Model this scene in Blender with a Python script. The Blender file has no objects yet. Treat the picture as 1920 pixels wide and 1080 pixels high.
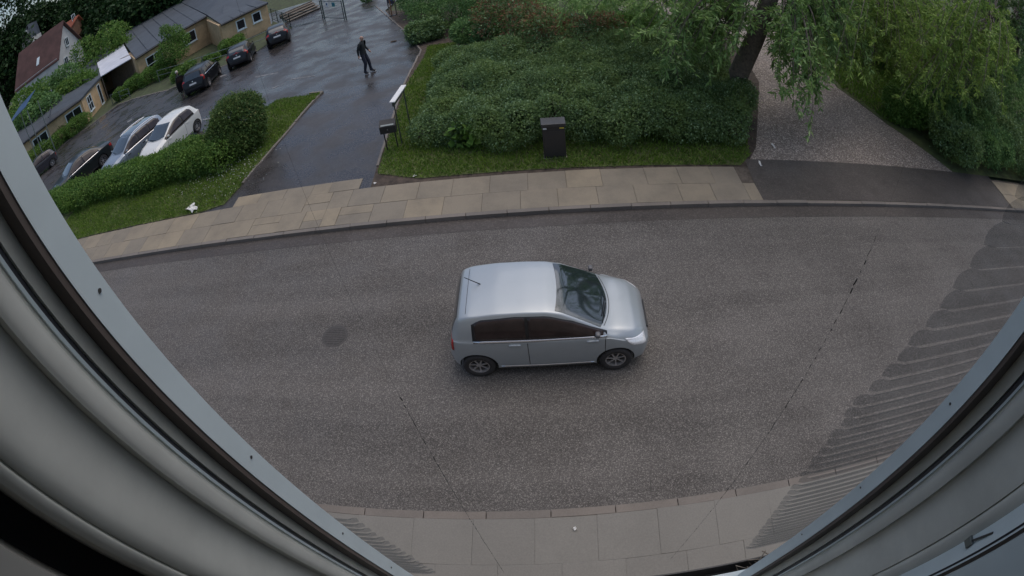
import bpy, bmesh, math, random
import numpy as np
from mathutils import Matrix, Vector

random.seed(7)
rng = np.random.default_rng(7)
sc = bpy.context.scene
col = sc.collection
R = math.radians

# ------------------------------------------------------------------ camera
# wide lens of a small camera standing in an open upper-floor window, theta(r) = KA*r + KB*r^3
KA, KB, PITCH, ROLL, YAW, CH = 0.914, 0.1361, 0.7618, 0.1279, -0.0993, 8.3056


def cam_axes():
    nad = np.array([math.sin(ROLL) * math.cos(PITCH), -math.cos(ROLL) * math.cos(PITCH), -math.sin(PITCH)])
    up = -nad
    f = np.array([0, 0, -1.0])
    yh = f - up * (f @ up)
    yh /= np.linalg.norm(yh)
    xh = np.cross(yh, up)
    x = math.cos(YAW) * xh + math.sin(YAW) * yh
    return np.stack([x, np.cross(up, x), up])


CM = cam_axes()
CP = np.array([0, 0, CH])
cam = bpy.data.cameras.new('camera')
cam_ob = bpy.data.objects.new('camera', cam)
col.objects.link(cam_ob)
sc.camera = cam_ob
_m = Matrix([list(map(float, r)) for r in CM]).to_4x4()
_m.translation = (0, 0, CH)
cam_ob.matrix_world = _m
cam.type = 'PANO'
cam.panorama_type = 'FISHEYE_LENS_POLYNOMIAL'
cam.sensor_fit = 'HORIZONTAL'
cam.sensor_width, cam.sensor_height = 36.0, 20.25
cam.fisheye_fov = R(200)
_q = 1920 / 36 / 1000
cam.fisheye_polynomial_k0 = 0
cam.fisheye_polynomial_k1 = -KA * _q
cam.fisheye_polynomial_k2 = 0
cam.fisheye_polynomial_k3 = -KB * _q ** 3
cam.fisheye_polynomial_k4 = 0
cam.clip_start, cam.clip_end = 0.01, 3000

# ------------------------------------------------------------------ sky, sun, exposure
SUN_EL, SUN_AZ = 70, 40
world = bpy.data.worlds.new('World')
sc.world = world
world.use_nodes = True
_nt = world.node_tree
_bg = _nt.nodes['Background']
_sky = _nt.nodes.new('ShaderNodeTexSky')
_sky.sky_type = 'NISHITA'
_sky.sun_disc = False
_sky.sun_elevation = R(SUN_EL)
_sky.sun_rotation = R(SUN_AZ)
_sky.air_density = 1.0
_sky.dust_density = 3.0
_sky.ozone_density = 1.0
_nt.links.new(_sky.outputs[0], _bg.inputs[0])
_bg.inputs[1].default_value = 0.10
sun = bpy.data.lights.new('sun', 'SUN')
sun.energy = 0.55
sun.angle = R(80)
sun.color = (1.0, 0.95, 0.88)
sun_ob = bpy.data.objects.new('sun', sun)
col.objects.link(sun_ob)
sun_ob.rotation_euler = (R(90 - SUN_EL), 0, R(180 - SUN_AZ))
sc.view_settings.view_transform = 'Standard'
sc.view_settings.look = 'None'
sc.view_settings.gamma = 1
sc.view_settings.exposure = 0.52
sc.cycles.use_denoising = True
sc.cycles.max_bounces = 6
sc.cycles.transparent_max_bounces = 8


# ------------------------------------------------------------------ photo pixel -> direction / ground point
def ray(px, py):
    x = px - 960
    y = 540 - py
    r = math.hypot(x, y) + 1e-9
    s = r / 1000
    th = KA * s + KB * s ** 3
    return CM @ np.array([x / r * math.sin(th), y / r * math.sin(th), -math.cos(th)])


def G(px, py, z=0.1):
    d = ray(px, py)
    return CP + d * (CH - z) / -d[2]


def sstep(a, b, x):
    t = np.clip((x - a) / (b - a), 0, 1)
    return t * t * (3 - 2 * t)


def T(x, y):
    """height of the ground across the road: level by the pavement, falling away towards the low building"""
    d = np.maximum(0, y - 20.0) * 0.050 + np.maximum(0, -x - 12.0) * 0.030 * sstep(17, 27, y)
    return 0.085 - 2.3 * np.tanh(d / 2.3) * sstep(2.0, -5.0, x)


def GT(px, py, h=0.0):
    """where the ray through a photo pixel meets the falling ground (plus h)"""
    d = ray(px, py)
    t = (CH - 0.085 - h) / -d[2]
    for _ in range(40):
        p = CP + d * t
        t += 0.6 * (p[2] - float(T(p[0], p[1])) - h) / -d[2]
        t = min(t, 200)
    return CP + d * t


def at_range(px, py, dist):
    d = ray(px, py)
    return CP + d * dist / math.hypot(d[0], d[1])


# corner points of the low building, from its eaves (2.5 m above the ground there, which lies over a metre below the street)
EZ, EB, BZ = 1.25, 1.55, -2.3
A0, A1 = G(412, 47, EZ), G(497, 7, EZ)
B0, B1 = G(254, 110, EB), G(386, 31, EB)
D0, D1, D2 = G(186, 146, EZ), G(150, 187, EZ), G(40, 271, EZ)
_d = (D2 - D1)[:2] / np.linalg.norm((D2 - D1)[:2])
DN = np.array([-_d[1], _d[0]])
DN = DN if DN @ (-D1[:2]) > 0 else -DN


def wing(f, off):
    """point in front of the low wing's wall"""
    return (D1 + (D2 - D1) * f)[:2] + DN * off


# ------------------------------------------------------------------ materials
MATS = {}


def N(nt, t, **kw):
    n = nt.nodes.new(t)
    for k, v in kw.items():
        setattr(n, k, v)
    return n


def ramp(nt, fac, stops):
    n = N(nt, 'ShaderNodeValToRGB')
    el = n.color_ramp.elements
    while len(el) > 1:
        el.remove(el[0])
    for i, (p, c) in enumerate(stops):
        e = el[0] if i == 0 else el.new(p)
        e.position = p
        e.color = (*c, 1) if len(c) == 3 else c
    nt.links.new(fac, n.inputs[0])
    return n.outputs[0]


def noise(nt, vec, scale, detail=4, rough=0.6):
    n = N(nt, 'ShaderNodeTexNoise')
    n.inputs['Scale'].default_value = scale
    n.inputs['Detail'].default_value = detail
    n.inputs['Roughness'].default_value = rough
    nt.links.new(vec, n.inputs['Vector'])
    return n.outputs['Fac']


def mixc(nt, fac, a, b, mode='MIX'):
    n = N(nt, 'ShaderNodeMix', data_type='RGBA', blend_type=mode)
    for sock, v in ((n.inputs[0], fac), (n.inputs[6], a), (n.inputs[7], b)):
        if hasattr(v, 'is_linked'):
            nt.links.new(v, sock)
        elif isinstance(v, (int, float)):
            sock.default_value = v
        else:
            sock.default_value = (*v, 1)
    return n.outputs[2]


def newmat(name):
    m = bpy.data.materials.new(name)
    m.use_nodes = True
    MATS[name] = m
    nt = m.node_tree
    b = nt.nodes['Principled BSDF']
    geo = N(nt, 'ShaderNodeNewGeometry')
    return m, nt, b, geo.outputs['Position']


def bump(nt, b, h, strength, dist=0.01):
    n = N(nt, 'ShaderNodeBump')
    n.inputs['Strength'].default_value = strength
    n.inputs['Distance'].default_value = dist
    nt.links.new(h, n.inputs['Height'])
    nt.links.new(n.outputs[0], b.inputs['Normal'])


def mat(name, c, rough=0.6, metal=0.0, var=0.2, scale=3.0, bmp=0.0, bscale=60, coat=0.0, spec=0.5, c2=None, local=False):
    """plain surface: base colour mottled by two noises, fine relief"""
    if name in MATS:
        return MATS[name]
    m, nt, b, pos = newmat(name)
    if local:
        pos = N(nt, 'ShaderNodeTexCoord').outputs['Object']
    c = np.array(c, float)
    lo = tuple(c * (1 - var)) if c2 is None else tuple(c2)
    n1 = noise(nt, pos, scale, 5, 0.65)
    cc = ramp(nt, n1, [(0.3, lo), (0.68, tuple(np.minimum(c * (1 + var * 0.5), 1)))])
    nt.links.new(cc, b.inputs['Base Color'])
    b.inputs['Roughness'].default_value = rough
    b.inputs['Metallic'].default_value = metal
    b.inputs['Specular IOR Level'].default_value = spec
    if coat:
        b.inputs['Coat Weight'].default_value = coat
        b.inputs['Coat Roughness'].default_value = 0.06
    if bmp:
        bump(nt, b, noise(nt, pos, bscale, 3), bmp)
    return m


def asphalt(name, dark, chip, cell, wet, rlo, rhi, stain=0.25, chips=0.5, tracks=False):
    """tarmac with pale stone chips showing, patchy wear, patchy wetness"""
    m, nt, b, pos = newmat(name)
    v = N(nt, 'ShaderNodeTexVoronoi')
    v.inputs['Scale'].default_value = cell
    nt.links.new(pos, v.inputs['Vector'])
    sep = N(nt, 'ShaderNodeSeparateColor')
    nt.links.new(v.outputs['Color'], sep.inputs[0])
    dk = np.array(dark)
    base = ramp(nt, sep.outputs[0], [(0.0, tuple(dk * 0.45)), (1 - chips, tuple(dk * 0.95)), (0.86, tuple((dk + np.array(chip)) * 0.5)), (1.0, chip)])
    n0 = noise(nt, pos, cell * 0.45, 2)
    base = mixc(nt, ramp(nt, n0, [(0.30, (0.0, 0.0, 0.0)), (0.5, (1, 1, 1))]), tuple(dk * 0.75), base)
    n1 = noise(nt, pos, 0.35, 6, 0.6)
    base = mixc(nt, stain, base, ramp(nt, n1, [(0.3, tuple(np.array(dark) * 0.6)), (0.7, tuple(np.array(dark) * 2.0))]))
    if tracks:                                  # polished wheel tracks along the road, tar-dark joints and oil drips
        mp = N(nt, 'ShaderNodeMapping')
        mp.inputs['Scale'].default_value = (0.10, 1.1, 1)
        nt.links.new(pos, mp.inputs[0])
        n3 = noise(nt, mp.outputs[0], 1.0, 4, 0.55)
        base = mixc(nt, 0.42, base, ramp(nt, n3, [(0.32, tuple(dk * 0.7)), (0.66, tuple(dk * 1.9))]))
        n4 = noise(nt, pos, 1.7, 5, 0.7)
        base = mixc(nt, ramp(nt, n4, [(0.66, (0, 0, 0)), (0.78, (0.45, 0.45, 0.45))]), base, tuple(dk * 0.55))
    nt.links.new(base, b.inputs['Base Color'])
    n2 = noise(nt, pos, 0.8, 5, 0.55)
    rr = N(nt, 'ShaderNodeMapRange')
    rr.inputs[1].default_value = 0.38
    rr.inputs[2].default_value = 0.62
    rr.inputs[3].default_value = rlo
    rr.inputs[4].default_value = rhi
    nt.links.new(n2, rr.inputs[0])
    nt.links.new(rr.outputs[0], b.inputs['Roughness'])
    b.inputs['Specular IOR Level'].default_value = wet
    bump(nt, b, sep.outputs[1], 0.35, 0.004)
    return m


def tinted(name, ca, cb, rough=0.7, bmp=0.3, dirt=(0.05, 0.045, 0.04)):
    """paving stone: tint differs per stone, with grime blotches and grain"""
    m, nt, b, pos = newmat(name)
    oi = N(nt, 'ShaderNodeObjectInfo')
    c = ramp(nt, oi.outputs['Random'], [(0.0, ca), (0.45, tuple((np.array(ca) + np.array(cb)) / 2)), (1.0, cb)])
    n1 = noise(nt, pos, 1.1, 6, 0.7)
    c = mixc(nt, ramp(nt, n1, [(0.42, (0, 0, 0)), (0.75, (0.55, 0.55, 0.55))]), c, dirt)
    n2 = noise(nt, pos, 38, 3, 0.7)
    c = mixc(nt, 0.35, c, ramp(nt, n2, [(0.3, tuple(np.array(ca) * 0.55)), (0.7, tuple(np.array(cb) * 1.25))]))
    nt.links.new(c, b.inputs['Base Color'])
    b.inputs['Roughness'].default_value = rough
    bump(nt, b, n2, bmp, 0.005)
    return m


def leafmat(name, dark, light, tip=None, trans=0.25, rough=0.6):
    """leaf: hue differs per leaf and drifts between boughs, thin enough to let light through"""
    m, nt, b, pos = newmat(name)
    geo = N(nt, 'ShaderNodeNewGeometry')
    stops = [(0.0, dark), (0.75, light)] + ([(1.0, tip)] if tip else [])
    c = ramp(nt, geo.outputs['Random Per Island'], stops)
    n1 = noise(nt, pos, 0.9, 4, 0.6)
    c = mixc(nt, ramp(nt, n1, [(0.4, (0, 0, 0)), (0.68, (0.6, 0.6, 0.6))]), c, tuple(np.array(light) * np.array([1.15, 1.05, 0.7])))
    n5 = noise(nt, pos, 2.6, 3, 0.6)
    c = mixc(nt, ramp(nt, n5, [(0.52, (0, 0, 0)), (0.70, (0.6, 0.6, 0.6))]), c, tuple(np.array(dark) * 0.8))
    nt.links.new(c, b.inputs['Base Color'])
    b.inputs['Roughness'].default_value = rough
    b.inputs['Specular IOR Level'].default_value = 0.22
    t = N(nt, 'ShaderNodeBsdfTranslucent')
    nt.links.new(c, t.inputs[0])
    mx = N(nt, 'ShaderNodeMixShader')
    mx.inputs[0].default_value = trans
    out = nt.nodes['Material Output']
    nt.links.new(b.outputs[0], mx.inputs[1])
    nt.links.new(t.outputs[0], mx.inputs[2])
    nt.links.new(mx.outputs[0], out.inputs[0])
    return m


# ------------------------------------------------------------------ mesh helpers
class MB:
    def __init__(self):
        self.v, self.f = [], []

    def add(self, vs, fs):
        o = len(self.v)
        self.v += [tuple(map(float, p)) for p in vs]
        self.f += [tuple(i + o for i in f) for f in fs]
        return self

    def box(self, c, s, rz=0.0, mtx=None):
        c = np.array(c, float)
        h = np.array(s, float) / 2
        p = np.array([[x, y, z] for x in (-1, 1) for y in (-1, 1) for z in (-1, 1)]) * h
        if rz:
            k, q = math.cos(rz), math.sin(rz)
            p = p @ np.array([[k, q, 0], [-q, k, 0], [0, 0, 1]])
        if mtx is not None:
            p = p @ np.array(mtx)
        p = p + c
        return self.add(p, [(0, 1, 3, 2), (4, 6, 7, 5), (0, 4, 5, 1), (2, 3, 7, 6), (0, 2, 6, 4), (1, 5, 7, 3)])

    def tube(self, pts, rad, n=8, cap=True):
        pts = [np.array(p, float) for p in pts]
        if not hasattr(rad, '__len__'):
            rad = [rad] * len(pts)
        o = len(self.v)
        for i, p in enumerate(pts):
            t = pts[min(i + 1, len(pts) - 1)] - pts[max(i - 1, 0)]
            t = t / (np.linalg.norm(t) + 1e-9)
            a = np.cross(t, [0, 0, 1] if abs(t[2]) < 0.9 else [1, 0, 0])
            a /= np.linalg.norm(a)
            b = np.cross(t, a)
            for k in range(n):
                q = 2 * math.pi * k / n
                self.v.append(tuple(p + rad[i] * (math.cos(q) * a + math.sin(q) * b)))
        for i in range(len(pts) - 1):
            for k in range(n):
                a0 = o + i * n + k
                a1 = o + i * n + (k + 1) % n
                self.f.append((a0, a1, a1 + n, a0 + n))
        if cap:
            self.f.append(tuple(o + k for k in range(n))[::-1])
            self.f.append(tuple(o + (len(pts) - 1) * n + k for k in range(n)))
        return self

    def prism(self, poly, z0, z1):
        n = len(poly)
        vs = [(p[0], p[1], z0) for p in poly] + [(p[0], p[1], z1) for p in poly]
        fs = [tuple(range(n))[::-1], tuple(range(n, 2 * n))] + [(i, (i + 1) % n, (i + 1) % n + n, i + n) for i in range(n)]
        return self.add(vs, fs)

    def slab(self, poly3, t):
        """thick sheet: polygon in space pushed down by t"""
        n = len(poly3)
        vs = [tuple(p) for p in poly3] + [(p[0], p[1], p[2] - t) for p in poly3]
        fs = [tuple(range(n)), tuple(range(n, 2 * n))[::-1]] + [(i + n, (i + 1) % n + n, (i + 1) % n, i) for i in range(n)]
        return self.add(vs, fs)

    def build(self, name, m, parent=None, smooth=False, bevel=0.0):
        me = bpy.data.meshes.new(name)
        me.from_pydata(self.v, [], self.f)
        me.update()
        bm = bmesh.new()
        bm.from_mesh(me)
        bmesh.ops.recalc_face_normals(bm, faces=bm.faces)
        if bevel:
            bmesh.ops.bevel(bm, geom=list(bm.edges), offset=bevel, segments=2, affect='EDGES', profile=0.5)
        bm.to_mesh(me)
        bm.free()
        return link(name, me, m, parent, smooth)


def link(name, me, m, parent=None, smooth=False):
    if m is not None and not me.materials:
        for q in (m if isinstance(m, (list, tuple)) else [m]):
            me.materials.append(q)
    if smooth:
        me.polygons.foreach_set('use_smooth', [True] * len(me.polygons))
    o = bpy.data.objects.new(name, me)
    col.objects.link(o)
    if parent is not None:
        o.parent = parent
    return o


def share(name, me, loc, parent=None, scale=(1, 1, 1), rz=0.0):
    o = bpy.data.objects.new(name, me)
    col.objects.link(o)
    o.location = loc
    o.scale = scale
    o.rotation_euler = (0, 0, rz)
    if parent is not None:
        o.parent = parent
    return o


def thing(name, label, cat, loc=(0, 0, 0), rz=0.0, group=None):
    o = bpy.data.objects.new(name, None)
    o.empty_display_size = 0.2
    col.objects.link(o)
    o.location = loc
    o.rotation_euler = (0, 0, rz)
    return tag(o, label, cat, group)


def tag(o, label, cat, group=None, kind=None):
    o['label'] = label
    o['category'] = cat
    if group:
        o['group'] = group
    if kind:
        o['kind'] = kind
    return o


def struct(o, label=None):
    o['kind'] = 'structure'
    if label:
        o['label'] = label
    return o


def sheet(name, poly, z, m, terrain=False):
    me = bpy.data.meshes.new(name)
    me.from_pydata([(p[0], p[1], z) for p in poly], [], [tuple(range(len(poly)))])
    bm = bmesh.new()
    bm.from_mesh(me)
    bmesh.ops.recalc_face_normals(bm, faces=bm.faces)
    for f in bm.faces:
        if f.normal.z < 0:
            f.normal_flip()
    if terrain:
        a = np.array([p[:2] for p in poly])
        for k, (lo_, hi_) in enumerate(zip(a.min(0), a.max(0))):
            q = math.ceil(lo_ / 1.5) * 1.5
            while q < hi_:
                no = (1, 0, 0) if k == 0 else (0, 1, 0)
                bmesh.ops.bisect_plane(bm, geom=list(bm.verts) + list(bm.edges) + list(bm.faces), plane_co=(q, q, 0), plane_no=no)
                q += 1.5
        for v in bm.verts:
            v.co.z += float(T(v.co.x, v.co.y)) - 0.085
        bmesh.ops.triangulate(bm, faces=bm.faces)
    bm.to_mesh(me)
    bm.free()
    return link(name, me, m, None, terrain)


def fast_mesh(name, V, Q):
    """big quad mesh from arrays"""
    me = bpy.data.meshes.new(name)
    me.vertices.add(len(V))
    me.vertices.foreach_set('co', np.ascontiguousarray(V, dtype=np.float32).ravel())
    k = Q.shape[1]
    me.loops.add(Q.size)
    me.loops.foreach_set('vertex_index', np.ascontiguousarray(Q, dtype=np.int32).ravel())
    me.polygons.add(len(Q))
    me.polygons.foreach_set('loop_start', np.arange(0, Q.size, k, dtype=np.int32))
    me.update(calc_edges=True)
    return me


def unit(a):
    return a / (np.linalg.norm(a, axis=-1, keepdims=True) + 1e-9)


def leaves(P, D, S, asp, nrm=None):
    """leaf blades: base P, direction D, length S, width asp*S, slightly cupped"""
    n = len(P)
    D = unit(D)
    if nrm is None:
        nrm = unit(rng.normal(size=(n, 3)) + np.array([0, 0, 0.9]))
    W = unit(np.cross(D, nrm))
    U = np.cross(W, D)
    S = S[:, None]
    a = P
    b = P + D * S * 0.45 + W * S * asp * 0.5 + U * S * 0.06
    c = P + D * S - U * S * 0.10
    d = P + D * S * 0.45 - W * S * asp * 0.5 + U * S * 0.06
    V = np.stack([a, b, c, d], 1).reshape(-1, 3)
    return V


def leaf_obj(name, V, m, parent=None):
    Q = np.arange(len(V)).reshape(-1, 4)
    return link(name, fast_mesh(name, V, Q), m, parent)


def blob_leaves(blobs, n, size, asp=0.55, fluff=0.18, floor=0.02, up=0.35):
    """leaves over the outside of a set of lumps (x, y, z, r, rz)"""
    B = np.array(blobs, float)
    w = B[:, 3] * B[:, 4]
    idx = rng.choice(len(B), size=int(n * 1.7), p=w / w.sum())
    d = unit(rng.normal(size=(len(idx), 3)) + np.array([0, 0, 0.25]))
    dep = 1 - np.abs(rng.normal(size=len(idx))) * fluff + rng.random(len(idx)) ** 8 * 0.25
    rad = np.stack([B[idx, 3], B[idx, 3], B[idx, 4]], 1)
    P = B[idx, :3] + d * rad * dep[:, None]
    keep = P[:, 2] > floor
    for b in range(len(B)):
        q = (P - B[b, :3]) / np.array([B[b, 3], B[b, 3], B[b, 4]])
        keep &= ~((np.einsum('ij,ij->i', q, q) < 0.42) & (idx != b))
    P, d = P[keep][:n], d[keep][:n]
    n = len(P)
    D = unit(d * 0.7 + rng.normal(size=(n, 3)) * 0.75 + np.array([0, 0, -0.1]))
    nr = unit(d * 0.6 + rng.normal(size=(n, 3)) * 0.5 + np.array([0, 0, up + 0.3]))
    S = size * (0.45 + 1.1 * rng.random(n) ** 1.4)
    return leaves(P, D, S, asp, nr)


def lumps(R0, h, k, seed, spread=0.62, zlo=0.3):
    r = np.random.default_rng(seed)
    out = [(0, 0, h * 0.45, R0 * 0.72, h * 0.5)]
    for i in range(k):
        a = 2 * math.pi * (i + r.random()) / k
        q = R0 * spread * (0.5 + 0.6 * r.random())
        rr = R0 * (0.26 + 0.2 * r.random())
        z = h * (zlo + 0.45 * r.random())
        out.append((q * math.cos(a), q * math.sin(a), z, rr, min(rr, h - z + 0.1) * (0.8 + 0.4 * r.random())))
    return out


def shrub(name, label, cat, loc, R0, h, n, size, m, seed, group=None, asp=0.55, k=9, stems=5):
    t = thing(name, label, cat, loc, 0, group)
    leaf_obj('foliage', blob_leaves(lumps(R0, h, k, seed), n, size, asp), m, t)
    mb = MB()
    r = random.Random(seed)
    for i in range(stems):
        a = r.random() * 6.28
        e = (math.cos(a) * R0 * 0.45, math.sin(a) * R0 * 0.45, h * 0.7)
        mb.tube([(0.1 * math.cos(a), 0.1 * math.sin(a), -0.05), (e[0] * 0.4, e[1] * 0.4, h * 0.35), e], [0.03, 0.022, 0.008], 5)
    mb.build('stem', MATS['bark'], t)
    return t


# ------------------------------------------------------------------ palette
mat('bark', (0.125, 0.102, 0.082), 0.85, var=0.5, scale=9, bmp=0.8, bscale=30)
asphalt('road_asphalt', (0.070, 0.0635, 0.057), (0.42, 0.383, 0.345), 70, 0.35, 0.55, 0.8, 0.20, 0.6, True)
asphalt('lot_asphalt', (0.040, 0.036, 0.035), (0.085, 0.078, 0.075), 30, 0.55, 0.16, 0.48, 0.45, 0.3)
asphalt('crossing_asphalt', (0.060, 0.051, 0.045), (0.115, 0.099, 0.088), 35, 0.4, 0.5, 0.7, 0.4, 0.3)
asphalt('gravel', (0.175, 0.145, 0.122), (0.70, 0.60, 0.52), 30, 0.3, 0.7, 0.9, 0.3, 0.5)
tinted('slab_stone', (0.325, 0.262, 0.172), (0.205, 0.178, 0.138))
tinted('grey_slab', (0.205, 0.193, 0.168), (0.185, 0.174, 0.152), dirt=(0.13, 0.122, 0.106))
tinted('kerb_stone', (0.21, 0.178, 0.148), (0.165, 0.145, 0.125))
mat('joint_dirt', (0.105, 0.085, 0.066), 0.9, var=0.5, scale=6)
mat('pale_joint', (0.165, 0.152, 0.13), 0.9, var=0.3, scale=6)
mat('soil', (0.075, 0.056, 0.042), 0.95, var=0.6, scale=5, bmp=0.6, bscale=25)
mat('ground_cover', (0.060, 0.080, 0.030), 0.95, var=0.5, scale=2.5, c2=(0.035, 0.035, 0.02), bmp=0.6, bscale=12)
mat('lawn_base', (0.080, 0.105, 0.030), 0.95, var=0.6, scale=2.5, c2=(0.05, 0.05, 0.02), bmp=0.5, bscale=40)
leafmat('grass_blade', (0.082, 0.160, 0.024), (0.164, 0.285, 0.046), (0.312, 0.352, 0.111), 0.3, 0.6)
leafmat('hedge_leaf', (0.053, 0.130, 0.028), (0.132, 0.246, 0.053), (0.245, 0.328, 0.091), 0.36)
leafmat('bush_leaf', (0.043, 0.099, 0.029), (0.107, 0.182, 0.053), (0.212, 0.217, 0.079), 0.36)
leafmat('thicket_leaf', (0.070, 0.137, 0.053), (0.178, 0.278, 0.104), (0.343, 0.491, 0.301), 0.36)
leafmat('dark_leaf', (0.059, 0.134, 0.051), (0.149, 0.278, 0.097), (0.256, 0.391, 0.146), 0.36)
leafmat('fresh_leaf', (0.066, 0.146, 0.027), (0.132, 0.253, 0.056), (0.221, 0.346, 0.087), 0.3)
leafmat('willow_leaf', (0.110, 0.217, 0.069), (0.263, 0.419, 0.142), (0.530, 0.679, 0.309), 0.3)
leafmat('tree_leaf', (0.130, 0.217, 0.052), (0.273, 0.414, 0.097), (0.438, 0.547, 0.172), 0.3)
leafmat('red_leaf', (0.094, 0.090, 0.044), (0.250, 0.127, 0.074), (0.344, 0.166, 0.106), 0.25)
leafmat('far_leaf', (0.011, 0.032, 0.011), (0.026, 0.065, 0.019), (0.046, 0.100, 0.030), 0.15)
mat('white_paint', (0.68, 0.76, 0.77), 0.4, var=0.06, scale=12)
mat('old_white', (0.72, 0.71, 0.64), 0.5, var=0.12, scale=9)
mat('grey_paint', (0.62, 0.61, 0.54), 0.45, var=0.12, scale=10)
mat('seal_brown', (0.13, 0.10, 0.085), 0.6, var=0.2)
mat('seal_black', (0.06, 0.06, 0.068), 0.6, var=0.2)
mat('screw_metal', (0.10, 0.10, 0.10), 0.5, 0.6)
mat('dark_cloth', (0.012, 0.012, 0.014), 0.95, var=0.3)
mat('room_wall', (0.42, 0.40, 0.36), 0.9, var=0.1)
mat('gutter_metal', (0.05, 0.05, 0.052), 0.5, 0.4)
mat('render_wall', (0.45, 0.42, 0.37), 0.9, var=0.15, scale=1.5)
mat('yellow_brick', (0.56, 0.40, 0.23), 0.85, var=0.25, scale=1.6, bmp=0.3, bscale=15)
mat('roof_felt', (0.055, 0.066, 0.078), 0.6, var=0.35, scale=0.5, bmp=0.3, bscale=30)
mat('roof_trim', (0.055, 0.055, 0.06), 0.5)
mat('window_glass', (0.016, 0.018, 0.022), 0.05, var=0.3, scale=1, spec=0.6)
mat('canopy_sheet', (0.62, 0.63, 0.68), 0.45, var=0.15, scale=1.0)
mat('red_tile', (0.105, 0.052, 0.045), 0.8, var=0.35, scale=0.7, bmp=0.4, bscale=6)
mat('orange_tile', (0.30, 0.085, 0.045), 0.8, var=0.3, scale=1)
mat('blue_roof', (0.05, 0.06, 0.08), 0.6, var=0.3, scale=0.8)
mat('white_timber', (0.52, 0.52, 0.50), 0.7, var=0.15, scale=1)
mat('red_brick', (0.28, 0.15, 0.09), 0.85, var=0.35, scale=2)
mat('blue_tarp', (0.03, 0.075, 0.16), 0.4, var=0.4, scale=1)
mat('galvanised', (0.22, 0.25, 0.25), 0.45, 0.7, var=0.2)
mat('green_metal', (0.055, 0.085, 0.075), 0.5, 0.2, var=0.25)
mat('dark_metal', (0.035, 0.035, 0.035), 0.45, 0.3)
mat('timber', (0.20, 0.165, 0.13), 0.8, var=0.3, scale=4)
mat('concrete', (0.30, 0.27, 0.24), 0.85, var=0.3, scale=3)
mat('cabinet', (0.040, 0.035, 0.033), 0.5, var=0.15, scale=3)
mat('cabinet_lid', (0.045, 0.043, 0.042), 0.4, var=0.15, scale=3)
mat('label_white', (0.75, 0.74, 0.72), 0.5, var=0.05)
mat('label_yellow', (0.55, 0.43, 0.06), 0.5, var=0.05)
mat('sign_blue', (0.05, 0.13, 0.28), 0.4, var=0.2, scale=9)
mat('sign_teal', (0.06, 0.30, 0.30), 0.4, var=0.3, scale=12)
mat('board_dark', (0.02, 0.024, 0.05), 0.4)
mat('sign_grey', (0.055, 0.065, 0.055), 0.5, var=0.15)
mat('litter', (0.72, 0.70, 0.66), 0.7, var=0.15, scale=20)
mat('paint_line', (0.24, 0.24, 0.24), 0.6, var=0.45, scale=9, c2=(0.06, 0.06, 0.06))
mat('iron', (0.072, 0.066, 0.061), 0.65, 0.2, var=0.4, scale=30)
mat('bead', (0.012, 0.012, 0.012), 0.6)
# cars
mat('silver_paint', (0.385, 0.42, 0.44), 0.33, 0.35, var=0.03, coat=0.6, local=True)
mat('white_car', (0.72, 0.71, 0.66), 0.3, 0.0, var=0.03, coat=0.7, local=True)
mat('pearl_car', (0.26, 0.30, 0.35), 0.28, 0.4, var=0.03, coat=0.7, local=True)
mat('black_car', (0.008, 0.009, 0.011), 0.38, 0.0, var=0.1, coat=0.35, spec=0.3, local=True)
mat('charcoal_car', (0.014, 0.019, 0.020), 0.32, 0.1, var=0.1, coat=0.5, local=True)
mat('brown_car', (0.030, 0.026, 0.032), 0.28, 0.2, var=0.1, coat=0.7, local=True)
mat('car_glass', (0.020, 0.030, 0.032), 0.05, var=0.4, scale=3, spec=1.0, coat=1.0, local=True)
mat('side_glass', (0.034, 0.022, 0.020), 0.08, var=0.5, scale=3, spec=0.5, local=True)
mat('mirror_grey', (0.12, 0.12, 0.125), 0.4, var=0.1)
mat('black_trim', (0.014, 0.014, 0.015), 0.45, var=0.1)
mat('tyre', (0.032, 0.030, 0.030), 0.85, var=0.2)
mat('alloy', (0.50, 0.48, 0.47), 0.4, 0.6, var=0.1)
mat('lamp_red', (0.36, 0.012, 0.012), 0.15, var=0.2, scale=8, local=True)
mat('lamp_clear', (0.86, 0.87, 0.88), 0.10, 0.2, var=0.25, scale=25, local=True)
mat('plate', (0.66, 0.66, 0.64), 0.5, var=0.2, scale=30, local=True)
mat('chrome', (0.7, 0.7, 0.72), 0.15, 0.9, var=0.05)
# people
mat('skin', (0.50, 0.30, 0.22), 0.5, var=0.08, scale=20)
mat('jacket', (0.016, 0.02, 0.022), 0.8, var=0.3, scale=12)
mat('trousers', (0.022, 0.026, 0.042), 0.85, var=0.3, scale=12)
mat('shoe', (0.02, 0.02, 0.02), 0.6)
mat('sole', (0.5, 0.5, 0.5), 0.7)
mat('white_hair', (0.55, 0.52, 0.46), 0.7)

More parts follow.
